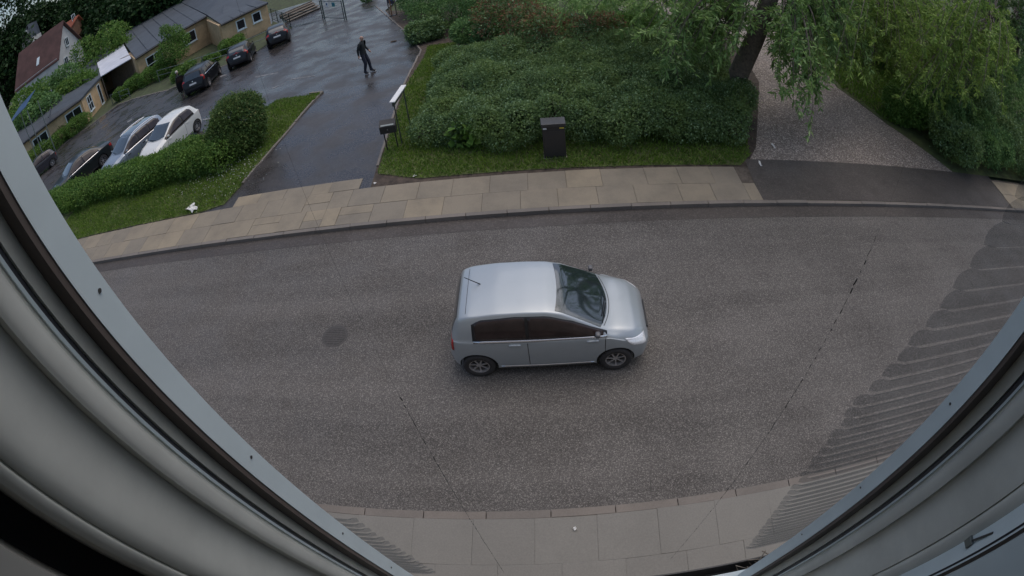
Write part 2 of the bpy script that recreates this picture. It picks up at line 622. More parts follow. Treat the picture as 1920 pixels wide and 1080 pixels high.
# ================================================================== THE GROUND
KF0, KF1 = 11.14, 11.27          # far kerb
KN0, KN1 = 3.46, 3.60            # near kerb
gx = np.concatenate([[-900, -300, -150], np.arange(-100, 61, 4.0), [90, 150, 300, 900]])
gyy = np.concatenate([[-300, -60], np.arange(-20, 101, 4.0), [130, 180, 300, 700, 1500]])
GV = [(x, y, min(-0.06, float(T(x, y)) - 0.16)) for y in gyy for x in gx]
nxg = len(gx)
struct(MB().add(GV, [(j * nxg + i, j * nxg + i + 1, (j + 1) * nxg + i + 1, (j + 1) * nxg + i) for j in range(len(gyy) - 1) for i in range(nxg - 1)]).build('ground', MATS['ground_cover'], None, True))
struct(sheet('road', [(-90, KN1 - 0.02), (90, KN1 - 0.02), (90, KF0 + 0.02), (-90, KF0 + 0.02)], 0.0, MATS['road_asphalt']))
struct(sheet('road_edge_strip', [(-60, 10.62), (60, 10.70), (60, KF0 + 0.015), (-60, KF0 + 0.015)], 0.004, MATS['crossing_asphalt']))
# parking lot and its driveway: one asphalt sheet under the lawns
LOT = [(-75, 12.88), (-4.75, 12.88), (-4.85, 14.2), tuple(GT(757, 160)[:2]), tuple(GT(790, 95)[:2]), tuple(GT(755, 55)[:2]),
       tuple(GT(722, 20)[:2]), (-9.5, 52), (-30, 52), (-50, 48), (-75, 45)]
struct(sheet('parking_lot', LOT, 0.085, MATS['lot_asphalt'], True))
struct(sheet('soil_bed', [(-4.8, 12.88), (5.75, 12.88), (6.4, 14.0), (8.6, 19.2), (9.8, 25.5), (5.0, 27.5), (0.5, 29.0), (-5.5, 34), tuple(GT(722, 20)[:2]), tuple(GT(755, 55)[:2]), tuple(GT(790, 95)[:2]),
                          tuple(GT(757, 160)[:2]), (-4.86, 14.2)], 0.088, MATS['soil'], True))
struct(sheet('gravel_path', [(5.9, 13.25), (15.3, 13.25), (13.6, 16.5), (12.7, 19.5), (13.5, 24), (17, 32), (20, 45), (4.0, 45), (4.6, 28.0),
                             (9.6, 25.6), (8.6, 19.2), (6.4, 14.0)], 0.092, MATS['gravel']))
struct(sheet('asphalt_crossing', [(5.55, KF1 + 0.01), (17.75, KF1 + 0.01), (17.9, 13.3), (5.75, 13.3)], 0.096, MATS['crossing_asphalt']))
struct(sheet('grass_bank', [(15.25, 13.3), (70, 13.3), (70, 60), (22, 60), (17, 32), (13.5, 24), (12.75, 19.5), (13.65, 16.5)], 0.094, MATS['lawn_base']))

LAWN_L = [(-60, 12.92), (-11.0, 12.92), (-10.0, 13.15), (-9.72, 14.3), tuple(GT(605, 174)[:2]), tuple(GT(585, 178)[:2]), tuple(GT(520, 188)[:2]), (-12.6, 18.3), (-60, 18.6)]
struct(sheet('lawn', LAWN_L, 0.10, MATS['lawn_base'], True))
VERGE = [(-4.72, 13.55), (-3.4, 13.05), (5.5, 12.95), (6.0, 13.5), (6.3, 14.6), (4, 15.2), (-3.9, 15.4), (-3.8, 18), (-3.6, 25.5), (-5.0, 25.5), tuple(G(790, 100)[:2] + np.array([0.12, 0])),
         tuple(G(757, 160)[:2] + np.array([0.12, 0])), (-4.76, 14.2)]
struct(sheet('grass_verge', VERGE, 0.104, MATS['lawn_base'], True))


def in_poly(P, poly):
    poly = np.array(poly)
    x, y = P[:, 0], P[:, 1]
    ins = np.zeros(len(P), bool)
    j = len(poly) - 1
    for i in range(len(poly)):
        xi, yi = poly[i]
        xj, yj = poly[j]
        c = ((yi > y) != (yj > y)) & (x < (xj - xi) * (y - yi) / (yj - yi + 1e-12) + xi)
        ins ^= c
        j = i
    return ins


def grass(name, label, poly, n, h, z, xr=None):
    a = np.array(poly)
    lo, hi = a.min(0), a.max(0)
    if xr:
        lo[0], hi[0] = max(lo[0], xr[0]), min(hi[0], xr[1])
    P = lo + rng.random((n * 3, 2)) * (hi - lo)
    P = P[in_poly(P, a)]
    # thin it where feet and wheels wear the turf
    wear = np.sin(P[:, 0] * 1.7 + np.sin(P[:, 1] * 2.3) * 1.5) * np.sin(P[:, 1] * 1.9 + 0.7 * np.sin(P[:, 0] * 0.9))
    P = P[wear + rng.random(len(P)) * 1.5 > -0.35][:n]
    P3 = np.concatenate([P, (T(P[:, 0], P[:, 1]) - 0.085 + z)[:, None]], 1)
    D = unit(rng.normal(size=(len(P), 3)) * 0.55 + np.array([0, 0, 1.0]))
    V = leaves(P3, D, h * (0.5 + rng.random(len(P))), 0.22, unit(rng.normal(size=(len(P), 3))))
    o = leaf_obj(name, V, MATS['grass_blade'])
    return tag(o, label, 'grass', kind='stuff')


grass('lawn_grass', 'short grass of the lawn strip around the clipped hedge', LAWN_L, 60000, 0.09, 0.10, (-21, 0))
grass('verge_grass', 'grass verge beside the mailbox and the utility cabinet', VERGE, 46000, 0.09, 0.10)
grass('bank_grass', 'bright grass on the bank right of the gravel path',
      [(13.8, 16.6), (24, 15), (30, 30), (17, 31), (13.6, 24), (12.9, 19.5)], 30000, 0.20, 0.09)

# ------------------------------------------------------------------ far pavement, its slabs and kerbs
def bev_box(name, m, b=0.06):
    mb = MB().box((0, 0, 0), (1, 1, 1))
    o = mb.build(name, m, None, False, 0)
    me = o.data
    bpy.data.objects.remove(o)
    bm = bmesh.new()
    bm.from_mesh(me)
    bmesh.ops.bevel(bm, geom=[e for e in bm.edges if all(v.co.z > 0 for v in e.verts)], offset=0.02, segments=1, affect='EDGES')
    bm.to_mesh(me)
    bm.free()
    me.name = name
    return me


slab_me = bev_box('slab', MATS['slab_stone'])
grey_slab_me = bev_box('slab', MATS['grey_slab'])
kerb_me = bev_box('kerb_stone', MATS['kerb_stone'])
pave = struct(sheet('pavement', [(-45, KF1 - 0.02), (5.75, KF1 - 0.02), (5.75, 12.92), (-4.9, 12.92), (-4.9, 13.6), (-9.8, 13.6), (-9.8, 12.92), (-45, 12.92)], 0.082, MATS['joint_dirt']))


def slab(x0, x1, y0, y1, parent, z=0.1, gap=0.009, me=None):
    dz = random.uniform(-0.006, 0.004)
    o = share('slab', me or slab_me, ((x0 + x1) / 2, (y0 + y1) / 2, z - 0.04 + dz), parent,
              (x1 - x0 - gap, y1 - y0 - gap, 0.08), random.uniform(-0.004, 0.004))
    o.rotation_euler = (random.uniform(-0.004, 0.004), random.uniform(-0.004, 0.004), random.uniform(-0.005, 0.005))
    return o


for row, (y0, y1) in enumerate(((KF1 + 0.005, 12.06), (12.06, 12.88))):
    x = -22.0 + 0.45 * row
    end = 5.62 if row == 0 else 5.25
    while x < end - 0.05:
        dx = random.choice((0.92, 0.95, 0.98, 1.18)) if not -9.6 < x < -4.8 else random.choice((0.45, 0.62, 0.8, 0.95))
        x1 = min(x + dx, end)
        if end - x1 < 0.3:
            x1 = end
        if -9.6 < x < -4.8 and random.random() < 0.45:      # broken slabs where cars cross
            ym = y0 + (y1 - y0) * random.uniform(0.35, 0.65)
            slab(x, x1, y0, ym, pave)
            slab(x, x1, ym, y1, pave)
        else:
            slab(x, x1, y0, y1, pave)
        x = x1
x = -9.55
while x < -5.3:
    x1 = x + random.choice((0.6, 0.8, 0.95))
    slab(x, x1, 12.88, 13.42, pave, 0.098)
    x = x1

kerbF = struct(sheet('kerb', [(-60, KF0 + 0.01), (60, KF0 + 0.01), (60, KF1 - 0.01), (-60, KF1 - 0.01)], 0.02, MATS['joint_dirt']))
x = -24.0
while x < 24:
    drop = 0.012 if (-9.4 < x < -5.2 or 6 < x < 17.3) else 0.0
    share('kerb_stone', kerb_me, (x + 0.5, (KF0 + KF1) / 2, 0.035 - drop + random.uniform(-0.004, 0.004)), kerbF, (0.985, KF1 - KF0, 0.14), random.uniform(-0.006, 0.006))
    x += 1.0
paveR = struct(sheet('pavement', [(17.8, KF1 - 0.02), (60, KF1 - 0.02), (60, 13.1), (17.8, 13.1)], 0.08, MATS['joint_dirt']))
for row in range(2):
    for i in range(7):
        slab(17.85 + i * 0.95, 17.85 + (i + 1) * 0.95, KF1 + 0.005 + row * 0.85, KF1 + 0.005 + (row + 1) * 0.85, paveR)

# near pavement below the window
paveN = struct(sheet('pavement', [(-45, -1.0), (45, -1.0), (45, KN0 + 0.02), (-45, KN0 + 0.02)], 0.078, MATS['pale_joint']))
for row in range(3):
    y1 = KN0 - row * 0.82
    x = -9.0 + 0.4 * (row % 2)
    while x < 11:
        slab(x, x + 0.95, y1 - 0.82, y1, paveN, me=grey_slab_me, gap=0.003)
        x += 0.95
kerbN = struct(sheet('kerb', [(-60, KN0 + 0.01), (60, KN0 + 0.01), (60, KN1 - 0.01), (-60, KN1 - 0.01)], 0.02, MATS['joint_dirt']))
for i in range(-12, 14):
    share('kerb_stone', kerb_me, (i * 1.0 + 0.3, (KN0 + KN1) / 2, 0.03 + random.uniform(-0.004, 0.004)), kerbN, (0.985, KN1 - KN0, 0.14))

# kerb edging of the driveway
def edging(poly_pts, parent_name, z=0.13, w=0.10, step=0.95):
    root = struct(MB().tube([np.array([*p, float(T(*p)) - 0.05]) for p in poly_pts], 0.02, 4).build(parent_name, MATS['joint_dirt']))
    for a, b in zip(poly_pts[:-1], poly_pts[1:]):
        a, b = np.array(a), np.array(b)
        L = np.linalg.norm(b - a)
        k = max(1, round(L / step))
        for i in range(k):
            c = a + (b - a) * (i + 0.5) / k
            share('edging_stone', kerb_me, (c[0], c[1], float(T(c[0], c[1])) - 0.085 + z - 0.07 + random.uniform(-0.012, 0.012)), root, (L / k - 0.012, w, 0.14),
                  math.atan2(b[1] - a[1], b[0] - a[0]) + random.uniform(-0.012, 0.012))


edging([tuple(GT(455, 345)[:2]), tuple(GT(535, 252)[:2]), tuple(GT(605, 173)[:2])], 'driveway_kerb')
edging([tuple(GT(605, 173)[:2]), tuple(GT(580, 176)[:2])], 'driveway_kerb')
edging([tuple(GT(708, 312)[:2]), tuple(GT(757, 160)[:2]), tuple(GT(790, 95)[:2]), tuple(GT(755, 55)[:2]), tuple(GT(705, 12)[:2])], 'driveway_kerb', 0.12, 0.08)
BK = [tuple(wing(1.1, 2.5)), tuple(wing(0.5, 2.6)), tuple(wing(-0.02, 2.7))] + [tuple(GT(p[0], p[1])[:2]) for p in ((222, 196), (255, 184), (318, 168), (410, 128), (480, 98))]
edging(BK, 'parking_kerb', 0.12, 0.12)
struct(sheet('planting_bed', BK + [tuple(GT(548, 52)[:2]), tuple(GT(512, 40)[:2]), (-22, 44), (-34, 46), (-44, 44), (-54, 36)], 0.10, MATS['ground_cover'], True))

# gutter leaf litter, manhole, litter, painted bay marks
mh = thing('manhole_cover', 'round dark manhole cover in the road left of the silver car', 'manhole', tuple(G(628, 630, 0.0)))
MB().tube([(0, 0, -0.02), (0, 0, 0.004)], 0.30, 28).build('frame', MATS['iron'], mh)
mb = MB().tube([(0, 0, 0.003), (0, 0, 0.008)], 0.25, 28)
for i in range(-4, 5):
    w = math.sqrt(0.24 ** 2 - (i * 0.05) ** 2)
    mb.box((0, i * 0.05, 0.010), (2 * w, 0.018, 0.006))
mb.build('lid', MATS['iron'], mh)


def litter(name, label, loc, size, seed):
    r = random.Random(seed)
    bm = bmesh.new()
    bmesh.ops.create_grid(bm, x_segments=6, y_segments=3, size=0.5)
    for v in bm.verts:
        v.co = Vector((v.co.x * size[0], v.co.y * size[1] * (0.5 + r.random()), 0.02 + r.random() * size[2]))
    me = bpy.data.meshes.new(name)
    bmesh.ops.solidify(bm, geom=list(bm.faces), thickness=0.004)
    bm.to_mesh(me)
    bm.free()
    o = link(name, me, MATS['litter'])
    o.location = loc
    o.rotation_euler = (0, 0, r.random() * 3)
    return tag(o, label, 'litter')


litter('paper_scrap', 'crumpled white plastic scrap on the lawn near the left pavement', tuple(G(362, 393)), (0.55, 0.3, 0.12), 3)
litter('paper_scrap', 'small white scrap on the verge corner below the mailbox', tuple(G(778, 331)), (0.10, 0.08, 0.03), 4)
litter('paper_scrap', 'tiny white scrap on the driveway apron near the slabs', tuple(G(703, 345)), (0.07, 0.07, 0.03), 5)
litter('paper_scrap', 'pale stick-like scrap on the gravel by the asphalt crossing', tuple(G(1425, 308)), (0.28, 0.06, 0.03), 6)
litter('paper_scrap', 'pale scrap on the gravel beside the shrubs, farther from the road', tuple(G(1450, 275)), (0.28, 0.07, 0.03), 8)
litter('paper_scrap', 'white scrap among the leaves at the right end of the thicket', tuple(G(1399, 190, 0.5)), (0.3, 0.2, 0.10), 9)
litter('paper_scrap', 'small pale scrap on the near pavement below the window', tuple(G(1078, 992)), (0.05, 0.05, 0.02), 10)
for i, (px, py, lab) in enumerate(((1437, 52, 'pale flat stone on the gravel, the middle of three behind the trunk'), (1430, 66, 'largest pale flat stone on the gravel behind the trunk'),
                                   (1434, 40, 'farthest pale flat stone on the gravel behind the trunk'))):
    bm = bmesh.new()
    bmesh.ops.create_icosphere(bm, subdivisions=2, radius=0.5)
    for v in bm.verts:
        v.co = Vector((v.co.x * (0.75 + 0.1 * i), v.co.y * 0.5, v.co.z * 0.12)) * (1 + 0.12 * math.sin(v.co.x * 9 + i))
    me = bpy.data.meshes.new('stone')
    bm.to_mesh(me)
    bm.free()
    o = link('stone', me, MATS['concrete'], None, True)
    o.location = tuple(G(px, py, 0.12))
    tag(o, lab, 'stone')
for q in (((478, 144), (521, 136), (522, 137.5), (479, 145.5)), ((380, 224), (416, 217), (417, 218.5), (381, 226)), ((412, 143), (424, 139), (425, 141), (413, 145)),
          ((545, 148), (590, 142), (591, 143), (546, 149.5)), ((238, 228), (247, 223), (248, 225), (239, 230)), ((510, 165), (522, 160), (523, 161.5), (511, 167))):
    struct(sheet('bay_marking', [tuple(GT(*p)[:2]) for p in q], 0.094, MATS['paint_line'], True))

# ================================================================== PLANTS ON THE STREET SIDE
# clipped hedge along the lawn
hb = []
r = np.random.default_rng(11)
for i in range(46):
    x = -24.5 + 13.2 * i / 45
    y = 15.75 - 0.0 * x + 0.16 * math.sin(x * 1.3) + r.normal() * 0.12
    hb.append((x, y + 0.15, 0.42 + 0.10 * r.random(), 0.66 + 0.10 * r.random(), 0.46 + 0.10 * r.random() + 0.16 * sstep(-17, -12, x)))
    hb.append((x + 0.1, y + 0.75, 0.46, 0.60, 0.44 + 0.10 * r.random() + 0.22 * sstep(-17, -12, x)))
hedge = thing('hedge', 'long clipped green hedge in front of the parked cars', 'hedge', (0, 0, 0.1))
leaf_obj('foliage', blob_leaves(hb, 90000, 0.085, 0.6, 0.16), MATS['hedge_leaf'], hedge)
for i in range(12):
    x = -24 + 13 * i / 12
    MB().tube([(x, 16.2, 0), (x + 0.05, 16.25, 0.8)], [0.03, 0.012], 5).build('stem', MATS['bark'], hedge)
rb = [(0, 0, 0.95, 1.02, 1.0), (-0.3, -0.3, 0.7, 0.95, 0.75), (0.35, 0.2, 1.25, 0.7, 0.62), (-0.35, 0.3, 1.25, 0.72, 0.6), (0.2, -0.5, 0.6, 0.8, 0.6), (0.55, -0.2, 0.9, 0.65, 0.8)]
bush = thing('round_bush', 'tall rounded dense bush at the driveway end of the hedge', 'bush', (-11.05, 17.15, 0.1))
leaf_obj('foliage', blob_leaves([(a * 1.12, b * 1.12, c * 1.08, d * 1.1, e * 1.08) for a, b, c, d, e in rb], 32000, 0.085, 0.6, 0.12), MATS['bush_leaf'], bush)
MB().tube([(0, 0, 0), (0.05, 0, 1.0)], [0.06, 0.03], 6).build('stem', MATS['bark'], bush)
dz = leaf_obj('daisies', leaves(np.stack([rng.normal(-11.0, 0.9, 500), rng.normal(15.2, 0.75, 500), rng.uniform(0.16, 0.26, 500)], 1),
                                rng.normal(size=(500, 3)), np.full(500, 0.045), 0.8), mat('daisy', (0.40, 0.40, 0.34), 0.7, var=0.1))
tag(dz, 'scattered small white lawn flowers below the round bush', 'flowers', kind='stuff')

# thicket between driveway and gravel path
TH = [(-2.45, 15.7, 1.2, 0.85), (-1.2, 15.35, 1.35, 1.15), (0.5, 15.55, 1.35, 1.2), (2.1, 15.35, 1.4, 1.25), (3.7, 15.35, 1.4, 1.3), (5.0, 15.2, 1.3, 1.2),
      (-2.3, 17.4, 1.4, 1.0), (-0.7, 17.4, 1.5, 1.3), (1.2, 17.5, 1.5, 1.45), (3.0, 17.4, 1.5, 1.5), (4.8, 17.0, 1.5, 1.6), (6.0, 16.2, 1.1, 1.2),
      (-1.8, 19.3, 1.4, 1.0), (0.2, 19.4, 1.5, 1.6), (2.2, 19.3, 1.5, 1.7), (4.2, 19.0, 1.5, 1.6), (6.0, 18.6, 1.2, 1.3), (-3.0, 19.0, 0.9, 0.6), (-2.6, 20.9, 1.2, 0.8)]
PLACE = ['at the mailbox corner', 'left of the utility cabinet', 'right behind the utility cabinet', 'just right of the utility cabinet', 'in the front row, second from the gravel end',
         'at the front corner by the gravel path', 'in the second row nearest the driveway', 'in the second row, second from the driveway', 'in the middle of the second row',
         'in the second row left of the trunk foot', 'in the second row beside the trunk foot', 'overhanging the gravel path', 'in the third row nearest the driveway',
         'in the third row under the reddish bush', 'in the middle of the third row', 'in the third row left of the leaning trunk', 'behind the leaning trunk foot',
         'low beside the driveway kerb', 'low at the back of the grass slope']
for i, ((x, y, r0, h), pl) in enumerate(zip(TH, PLACE)):
    shrub('thicket_shrub', 'dense dark green thicket shrub ' + pl, 'shrub', (x, y, 0.09), r0 * 1.28, h * (0.95 + 0.22 * ((i * 7) % 5) / 4), 23000, 0.066,
          MATS['thicket_leaf'], 30 + i, 'shrubs of the thicket')
shrub('young_plant', 'pale young maple-like plant at the thicket edge right of the mailbox', 'plant', tuple(G(880, 268)), 0.62, 0.85, 260, 0.21, MATS['fresh_leaf'], 77, asp=0.8, k=5)
for i, (px, py, r0, h, lab) in enumerate(((802, 72, 1.3, 1.1, 'pale-leaved low bush at the driveway bend'), (840, 45, 2.5, 2.7, 'large dark bush beyond the driveway bend'),
                                          (930, 45, 2.4, 2.7, 'large dark bush behind the grass slope'), (905, 85, 1.6, 1.2, 'dark low bush on the grass slope'),
                                          (800, 22, 2.2, 2.6, 'dark bush beside the noticeboard'))):
    p = GT(px, py)
    shrub('bush', lab, 'bush', (p[0], p[1], p[2]), r0, h, 12000, 0.11, MATS['dark_leaf' if i else 'thicket_leaf'], 120 + i)
for i, (x, y, r0, h, lab) in enumerate(((0.2, 21.0, 1.6, 2.5, 'reddish tipped bush rising behind the thicket, left one'), (2.0, 20.8, 1.5, 2.3, 'reddish tipped bush rising behind the thicket, right one'),
                                        (-1.0, 23.6, 1.8, 2.9, 'reddish tipped bush farther back by the dark bushes'))):
    t = shrub('red_tipped_bush', lab, 'bush', (x, y, 0.09), r0, h, 6500, 0.11, MATS['thicket_leaf'], 150 + i, 'reddish tipped bushes')
    leaf_obj('red_tips', blob_leaves(lumps(r0 * 1.05, h * 1.05, 9, 150 + i), 3600, 0.11, 0.5), MATS['red_leaf'], t)
for i, (x, y, r0, h, lab) in enumerate(((3.6, 21.6, 1.7, 2.0, 'bright green bush behind the reddish bushes'), (5.4, 20.9, 1.5, 1.9, 'bright green bush left of the leaning trunk'),
                                        (1.2, 24.6, 2.0, 2.3, 'green bush before the far gravel, left one'), (4.4, 24.6, 1.9, 2.0, 'green bush before the far gravel, right one'),
                                        (7.0, 22.6, 1.3, 1.3, 'low bright bush at the path edge behind the trunk'))):
    shrub('green_bush', lab, 'bush', (x, y, 0.09), r0, h, 10000, 0.12, MATS['fresh_leaf' if i in (0, 1, 4) else 'willow_leaf'], 170 + i, asp=0.35)

# shrubs on the right bank
BANK = [(16.3, 14.6, 1.5, 1.3, 'thicket_leaf', 'dark shrub at the corner of bank and crossing'), (18.8, 14.7, 1.6, 1.6, 'dark_leaf', 'dark shrub above the right-hand slabs'),
        (21.3, 14.6, 1.7, 1.9, 'thicket_leaf', 'dark shrub at the far right pavement end'), (15.1, 17.2, 1.25, 1.3, 'fresh_leaf', 'pale flowering shrub at the gravel edge'),
        (17.4, 17.0, 1.7, 1.9, 'dark_leaf', 'dark shrub behind the corner shrub'), (20.2, 17.2, 1.9, 2.5, 'thicket_leaf', 'tall green shrub on the bank behind the right slabs'),
        (24.0, 16.8, 2.2, 3.0, 'dark_leaf', 'tall dark shrub near the right frame edge'), (17.6, 24.5, 2.0, 2.6, 'fresh_leaf', 'light green shrub up the bank'),
        (23.5, 21.5, 2.6, 3.6, 'thicket_leaf', 'large green shrub up the right bank'), (28.0, 19.5, 2.8, 4.2, 'dark_leaf', 'largest dark shrub at the far right'),
        (20.5, 30.0, 2.6, 3.2, 'thicket_leaf', 'green shrub at the top of the grass bank')]
for i, (x, y, r0, h, m, lab) in enumerate(BANK):
    shrub('bank_shrub', lab, 'shrub', (x, y, 0.08), r0 * 1.2, h * 1.15, 13000, 0.11 if i < 7 else 0.15, MATS[m], 200 + i, 'shrubs on the right bank')

# ================================================================== TREES
def bez(a, b, c, n):
    t = np.linspace(0, 1, n)[:, None]
    return (1 - t) ** 2 * a + 2 * t * (1 - t) * b + t ** 2 * c


def sprays(ends, starts, per=9, nl=20, leaf=0.11, tw=0.75, asp=0.29, droop=0.22):
    """hanging boughs: one thin limb each, side twigs set with paired narrow leaves. returns (branch builder, leaf verts)"""
    mb = MB()
    LV = []
    for e, s in zip(ends, starts):
        mid = (s + e) / 2 + np.array([0, 0, 0.35 * np.linalg.norm(e - s)]) + rng.normal(size=3) * 0.15
        c = bez(s, mid, e, 9)
        mb.tube(c, list(np.linspace(0.032, 0.006, 9)), 5, False)
        for k in range(per):
            f = 0.35 + 0.65 * (k + rng.random()) / per
            i = min(int(f * 8), 7)
            p = c[i] + (c[i + 1] - c[i]) * (f * 8 - i)
            ax = unit(c[i + 1] - c[i])
            d = unit(ax * 0.6 + rng.normal(size=3) * 0.6)
            L = tw * (0.6 + 0.8 * rng.random())
            q = bez(p, p + d * L * 0.6, p + d * L * 0.85 + np.array([0, 0, -droop * L]), 6)
            mb.tube(q, list(np.linspace(0.007, 0.003, 6)), 4, False)
            t = np.sort(rng.random(nl) * 0.95 + 0.05)
            pos = np.stack([np.interp(t, np.linspace(0, 1, 6), q[:, j]) for j in range(3)], 1)
            dirn = unit(q[-1] - q[0])
            side = np.where(np.arange(nl) % 2 == 0, 1, -1)[:, None] * unit(np.cross(dirn, rng.normal(size=3)))
            D = unit(side * 0.8 + dirn * 0.6 + rng.normal(size=(nl, 3)) * 0.35 + np.array([0, 0, -0.15]))
            LV.append(leaves(pos, D, leaf * (0.7 + 0.6 * rng.random(nl)), asp))
    return mb, np.concatenate(LV)


# leaning tree between thicket and gravel path
tb = G(1360, 190, 0.1) * [1, 1, 0] + [0, 0, 0.05]
t1 = G(1384, 140, 1.5)
t2 = G(1440, 5, 4.2)
tb = np.array([t1[0] - 0.55, t1[1] - 0.5, 0.05])
top = t2 + (t2 - t1) * 0.75
tree = thing('leaning_tree', 'tree with thick dark leaning trunk and narrow hanging leaves by the gravel path', 'tree', tuple(tb))
pts = [tb, (tb + t1) / 2 + [0.02, 0, 0], t1, (t1 + t2) / 2 + [0.06, 0, 0], t2, top]
mb = MB().tube([p - tb for p in pts], [0.50, 0.40, 0.36, 0.33, 0.31, 0.22], 14)
limbs = []
for d, L, r0 in (((-1.0, -0.35, 0.75), 5.5, 0.15), ((0.9, -0.5, 0.5), 6.5, 0.17), ((0.2, 0.9, 0.7), 5, 0.14), ((-0.4, -0.8, 0.9), 4.5, 0.12), ((1.0, 0.3, 0.35), 7.5, 0.16)):
    d = unit(np.array(d))
    c = bez(top - tb, top - tb + d * L * 0.5 + [0, 0, 0.8], top - tb + d * L, 7)
    mb.tube(c, list(np.linspace(r0, 0.03, 7)), 7)
    limbs.append(c + tb)
mb.build('trunk', MATS['bark'], tree, True)


def region(n, x0, x1, y0, y1, zlo, zhi):
    out = []
    for _ in range(n):
        z = random.uniform(zlo, zhi)
        px, py = random.uniform(x0, x1), random.uniform(y0, y1)
        q = G(px, py, z)
        if ray(px, py)[2] > -0.04 or math.hypot(q[0], q[1]) > 40 or (x0 > 1700 and zlo >= 5):      # near the horizon: hang it at the tree's own distance
            q = at_range(px, py, random.uniform(33, 39))
        elif px > 1600 and math.hypot(q[0], q[1]) < 18:
            q = at_range(px, py, random.uniform(18, 22))
        out.append(q)
    return out


ends = (region(44, 1180, 1400, -40, 75, 2.6, 3.8) + region(24, 1230, 1360, 50, 120, 2.2, 3.0) + region(14, 1440, 1530, 70, 150, 2.2, 3.0)
        + region(9, 1480, 1540, 150, 215, 1.9, 2.6) + region(40, 1470, 1650, -30, 100, 2.6, 4.2) + region(16, 1540, 1640, 60, 150, 2.2, 3.2) + region(14, 1040, 1180, -30, 40, 2.6, 3.2))
starts = []
for e in ends:
    s = top + (e - top) * random.uniform(0.35, 0.55)
    s[2] = max(e[2] + 1.1, min(top[2] + 0.5, e[2] + 2.2))
    starts.append(s)
bmb, lv = sprays(ends, starts, 8, 26, 0.20)
bmb.v = [tuple(np.array(v) - tb) for v in bmb.v]
bmb.build('branch', MATS['bark'], tree)
leaf_obj('crown', lv - tb, MATS['willow_leaf'], tree)
# upper crown of the same tree, above the picture: it shades the thicket
cr = [(c[-1][0] - tb[0], c[-1][1] - tb[1], c[-1][2] - tb[2] + 0.8, 2.1, 1.5) for c in limbs] + [(top[0] - tb[0], top[1] - tb[1], top[2] - tb[2] + 2.4, 2.6, 1.8)]
leaf_obj('crown', blob_leaves(cr, 5000, 0.20, 0.35, 0.3), MATS['willow_leaf'], tree)


def bank_tree(name, label, base, h, ends_, leaf, m, seed, per=9, nl=24, ls=0.15, blobs=None, nb=0):
    base = np.array(base, float)
    t = thing(name, label, 'tree', tuple(base))
    tp = base + np.array([0.2, 0.1, h])
    mb_ = MB().tube([base * 0 - [0, 0, 0.05], (tp - base) * 0.5 + [0.15, 0.1, 0], tp - base], [0.2, 0.14, 0.06], 8)
    st = []
    for e in ends_:
        s = tp + (e - tp) * random.uniform(0.25, 0.5)
        s[2] = e[2] + random.uniform(0.5, 1.6)
        st.append(s)
        mb_.tube(bez(tp - base - [0, 0, random.random() * h * 0.4], (s - base) * 0.5 + (tp - base) * 0.5, s - base, 5), [0.05, 0.045, 0.04, 0.035, 0.03], 5, False)
    mb_.build('trunk', MATS['bark'], t, True)
    b2, lv2 = sprays(ends_, st, per, nl, ls)
    b2.v = [tuple(np.array(v) - base) for v in b2.v]
    b2.build('branch', MATS['bark'], t)
    leaf_obj('crown', lv2 - base, MATS[leaf], t)
    if blobs:
        leaf_obj('crown', blob_leaves(blobs, nb, 0.17, 0.4, 0.2), MATS[m], t)
    return t


bank_tree('bank_tree', 'light green drooping tree over the grass bank right of the path', (16.8, 22.5, 0.08), 5.5,
          region(44, 1560, 1720, 0, 140, 2.4, 4.2) + region(44, 1640, 1800, -20, 110, 3.0, 4.8), 'tree_leaf', 'tree_leaf', 1, 10, 28, 0.19)
bank_tree('bank_tree', 'yellow-green feathery tree at the upper right', (23.5, 19.8, 0.08), 6.5,
          region(76, 1720, 1890, 10, 200, 3.0, 5.6) + region(30, 1660, 1780, 60, 190, 2.2, 3.4), 'tree_leaf', 'tree_leaf', 2, 10, 30, 0.19)
bank_tree('bank_tree', 'dark feathery tree in the upper right corner', (31.0, 23.0, 0.08), 8.5,
          region(60, 1800, 1930, -30, 160, 5.0, 7.6), 'thicket_leaf', 'thicket_leaf', 3, 10, 30, 0.24)


def far_tree(label, px, py, dist, rad, h, n, m, seed, size=0.42, base_z=0.0):
    p = at_range(px, py, dist)
    loc = np.array([p[0], p[1], float(T(p[0], p[1])) - 0.2])
    t = thing('background_tree', label, 'tree', tuple(loc), 0, 'trees behind the buildings')
    r_ = np.random.default_rng(seed)
    bl = [(0, 0, h * 0.62, rad * 0.75, h * 0.32)]
    for i in range(13):
        a = r_.random() * 6.28
        q = rad * (0.35 + 0.4 * r_.random())
        z = h * (0.32 + 0.55 * r_.random())
        rr = rad * (0.28 + 0.22 * r_.random())
        bl.append((q * math.cos(a), q * math.sin(a), z, rr, rr * 0.9))
    leaf_obj('crown', blob_leaves(bl, n, size, 0.6, 0.15), MATS[m], t)
    mb_ = MB().tube([(0, 0, 0), (0.1, 0, h * 0.35), (0, 0.2, h * 0.8)], [0.35, 0.25, 0.08], 8)
    for i in range(6):
        a = i * 1.05
        mb_.tube([(0, 0, h * 0.35), (math.cos(a) * rad * 0.5, math.sin(a) * rad * 0.5, h * 0.62)], [0.12, 0.04], 5)
    mb_.build('trunk', MATS['bark'], t, True)
    return t


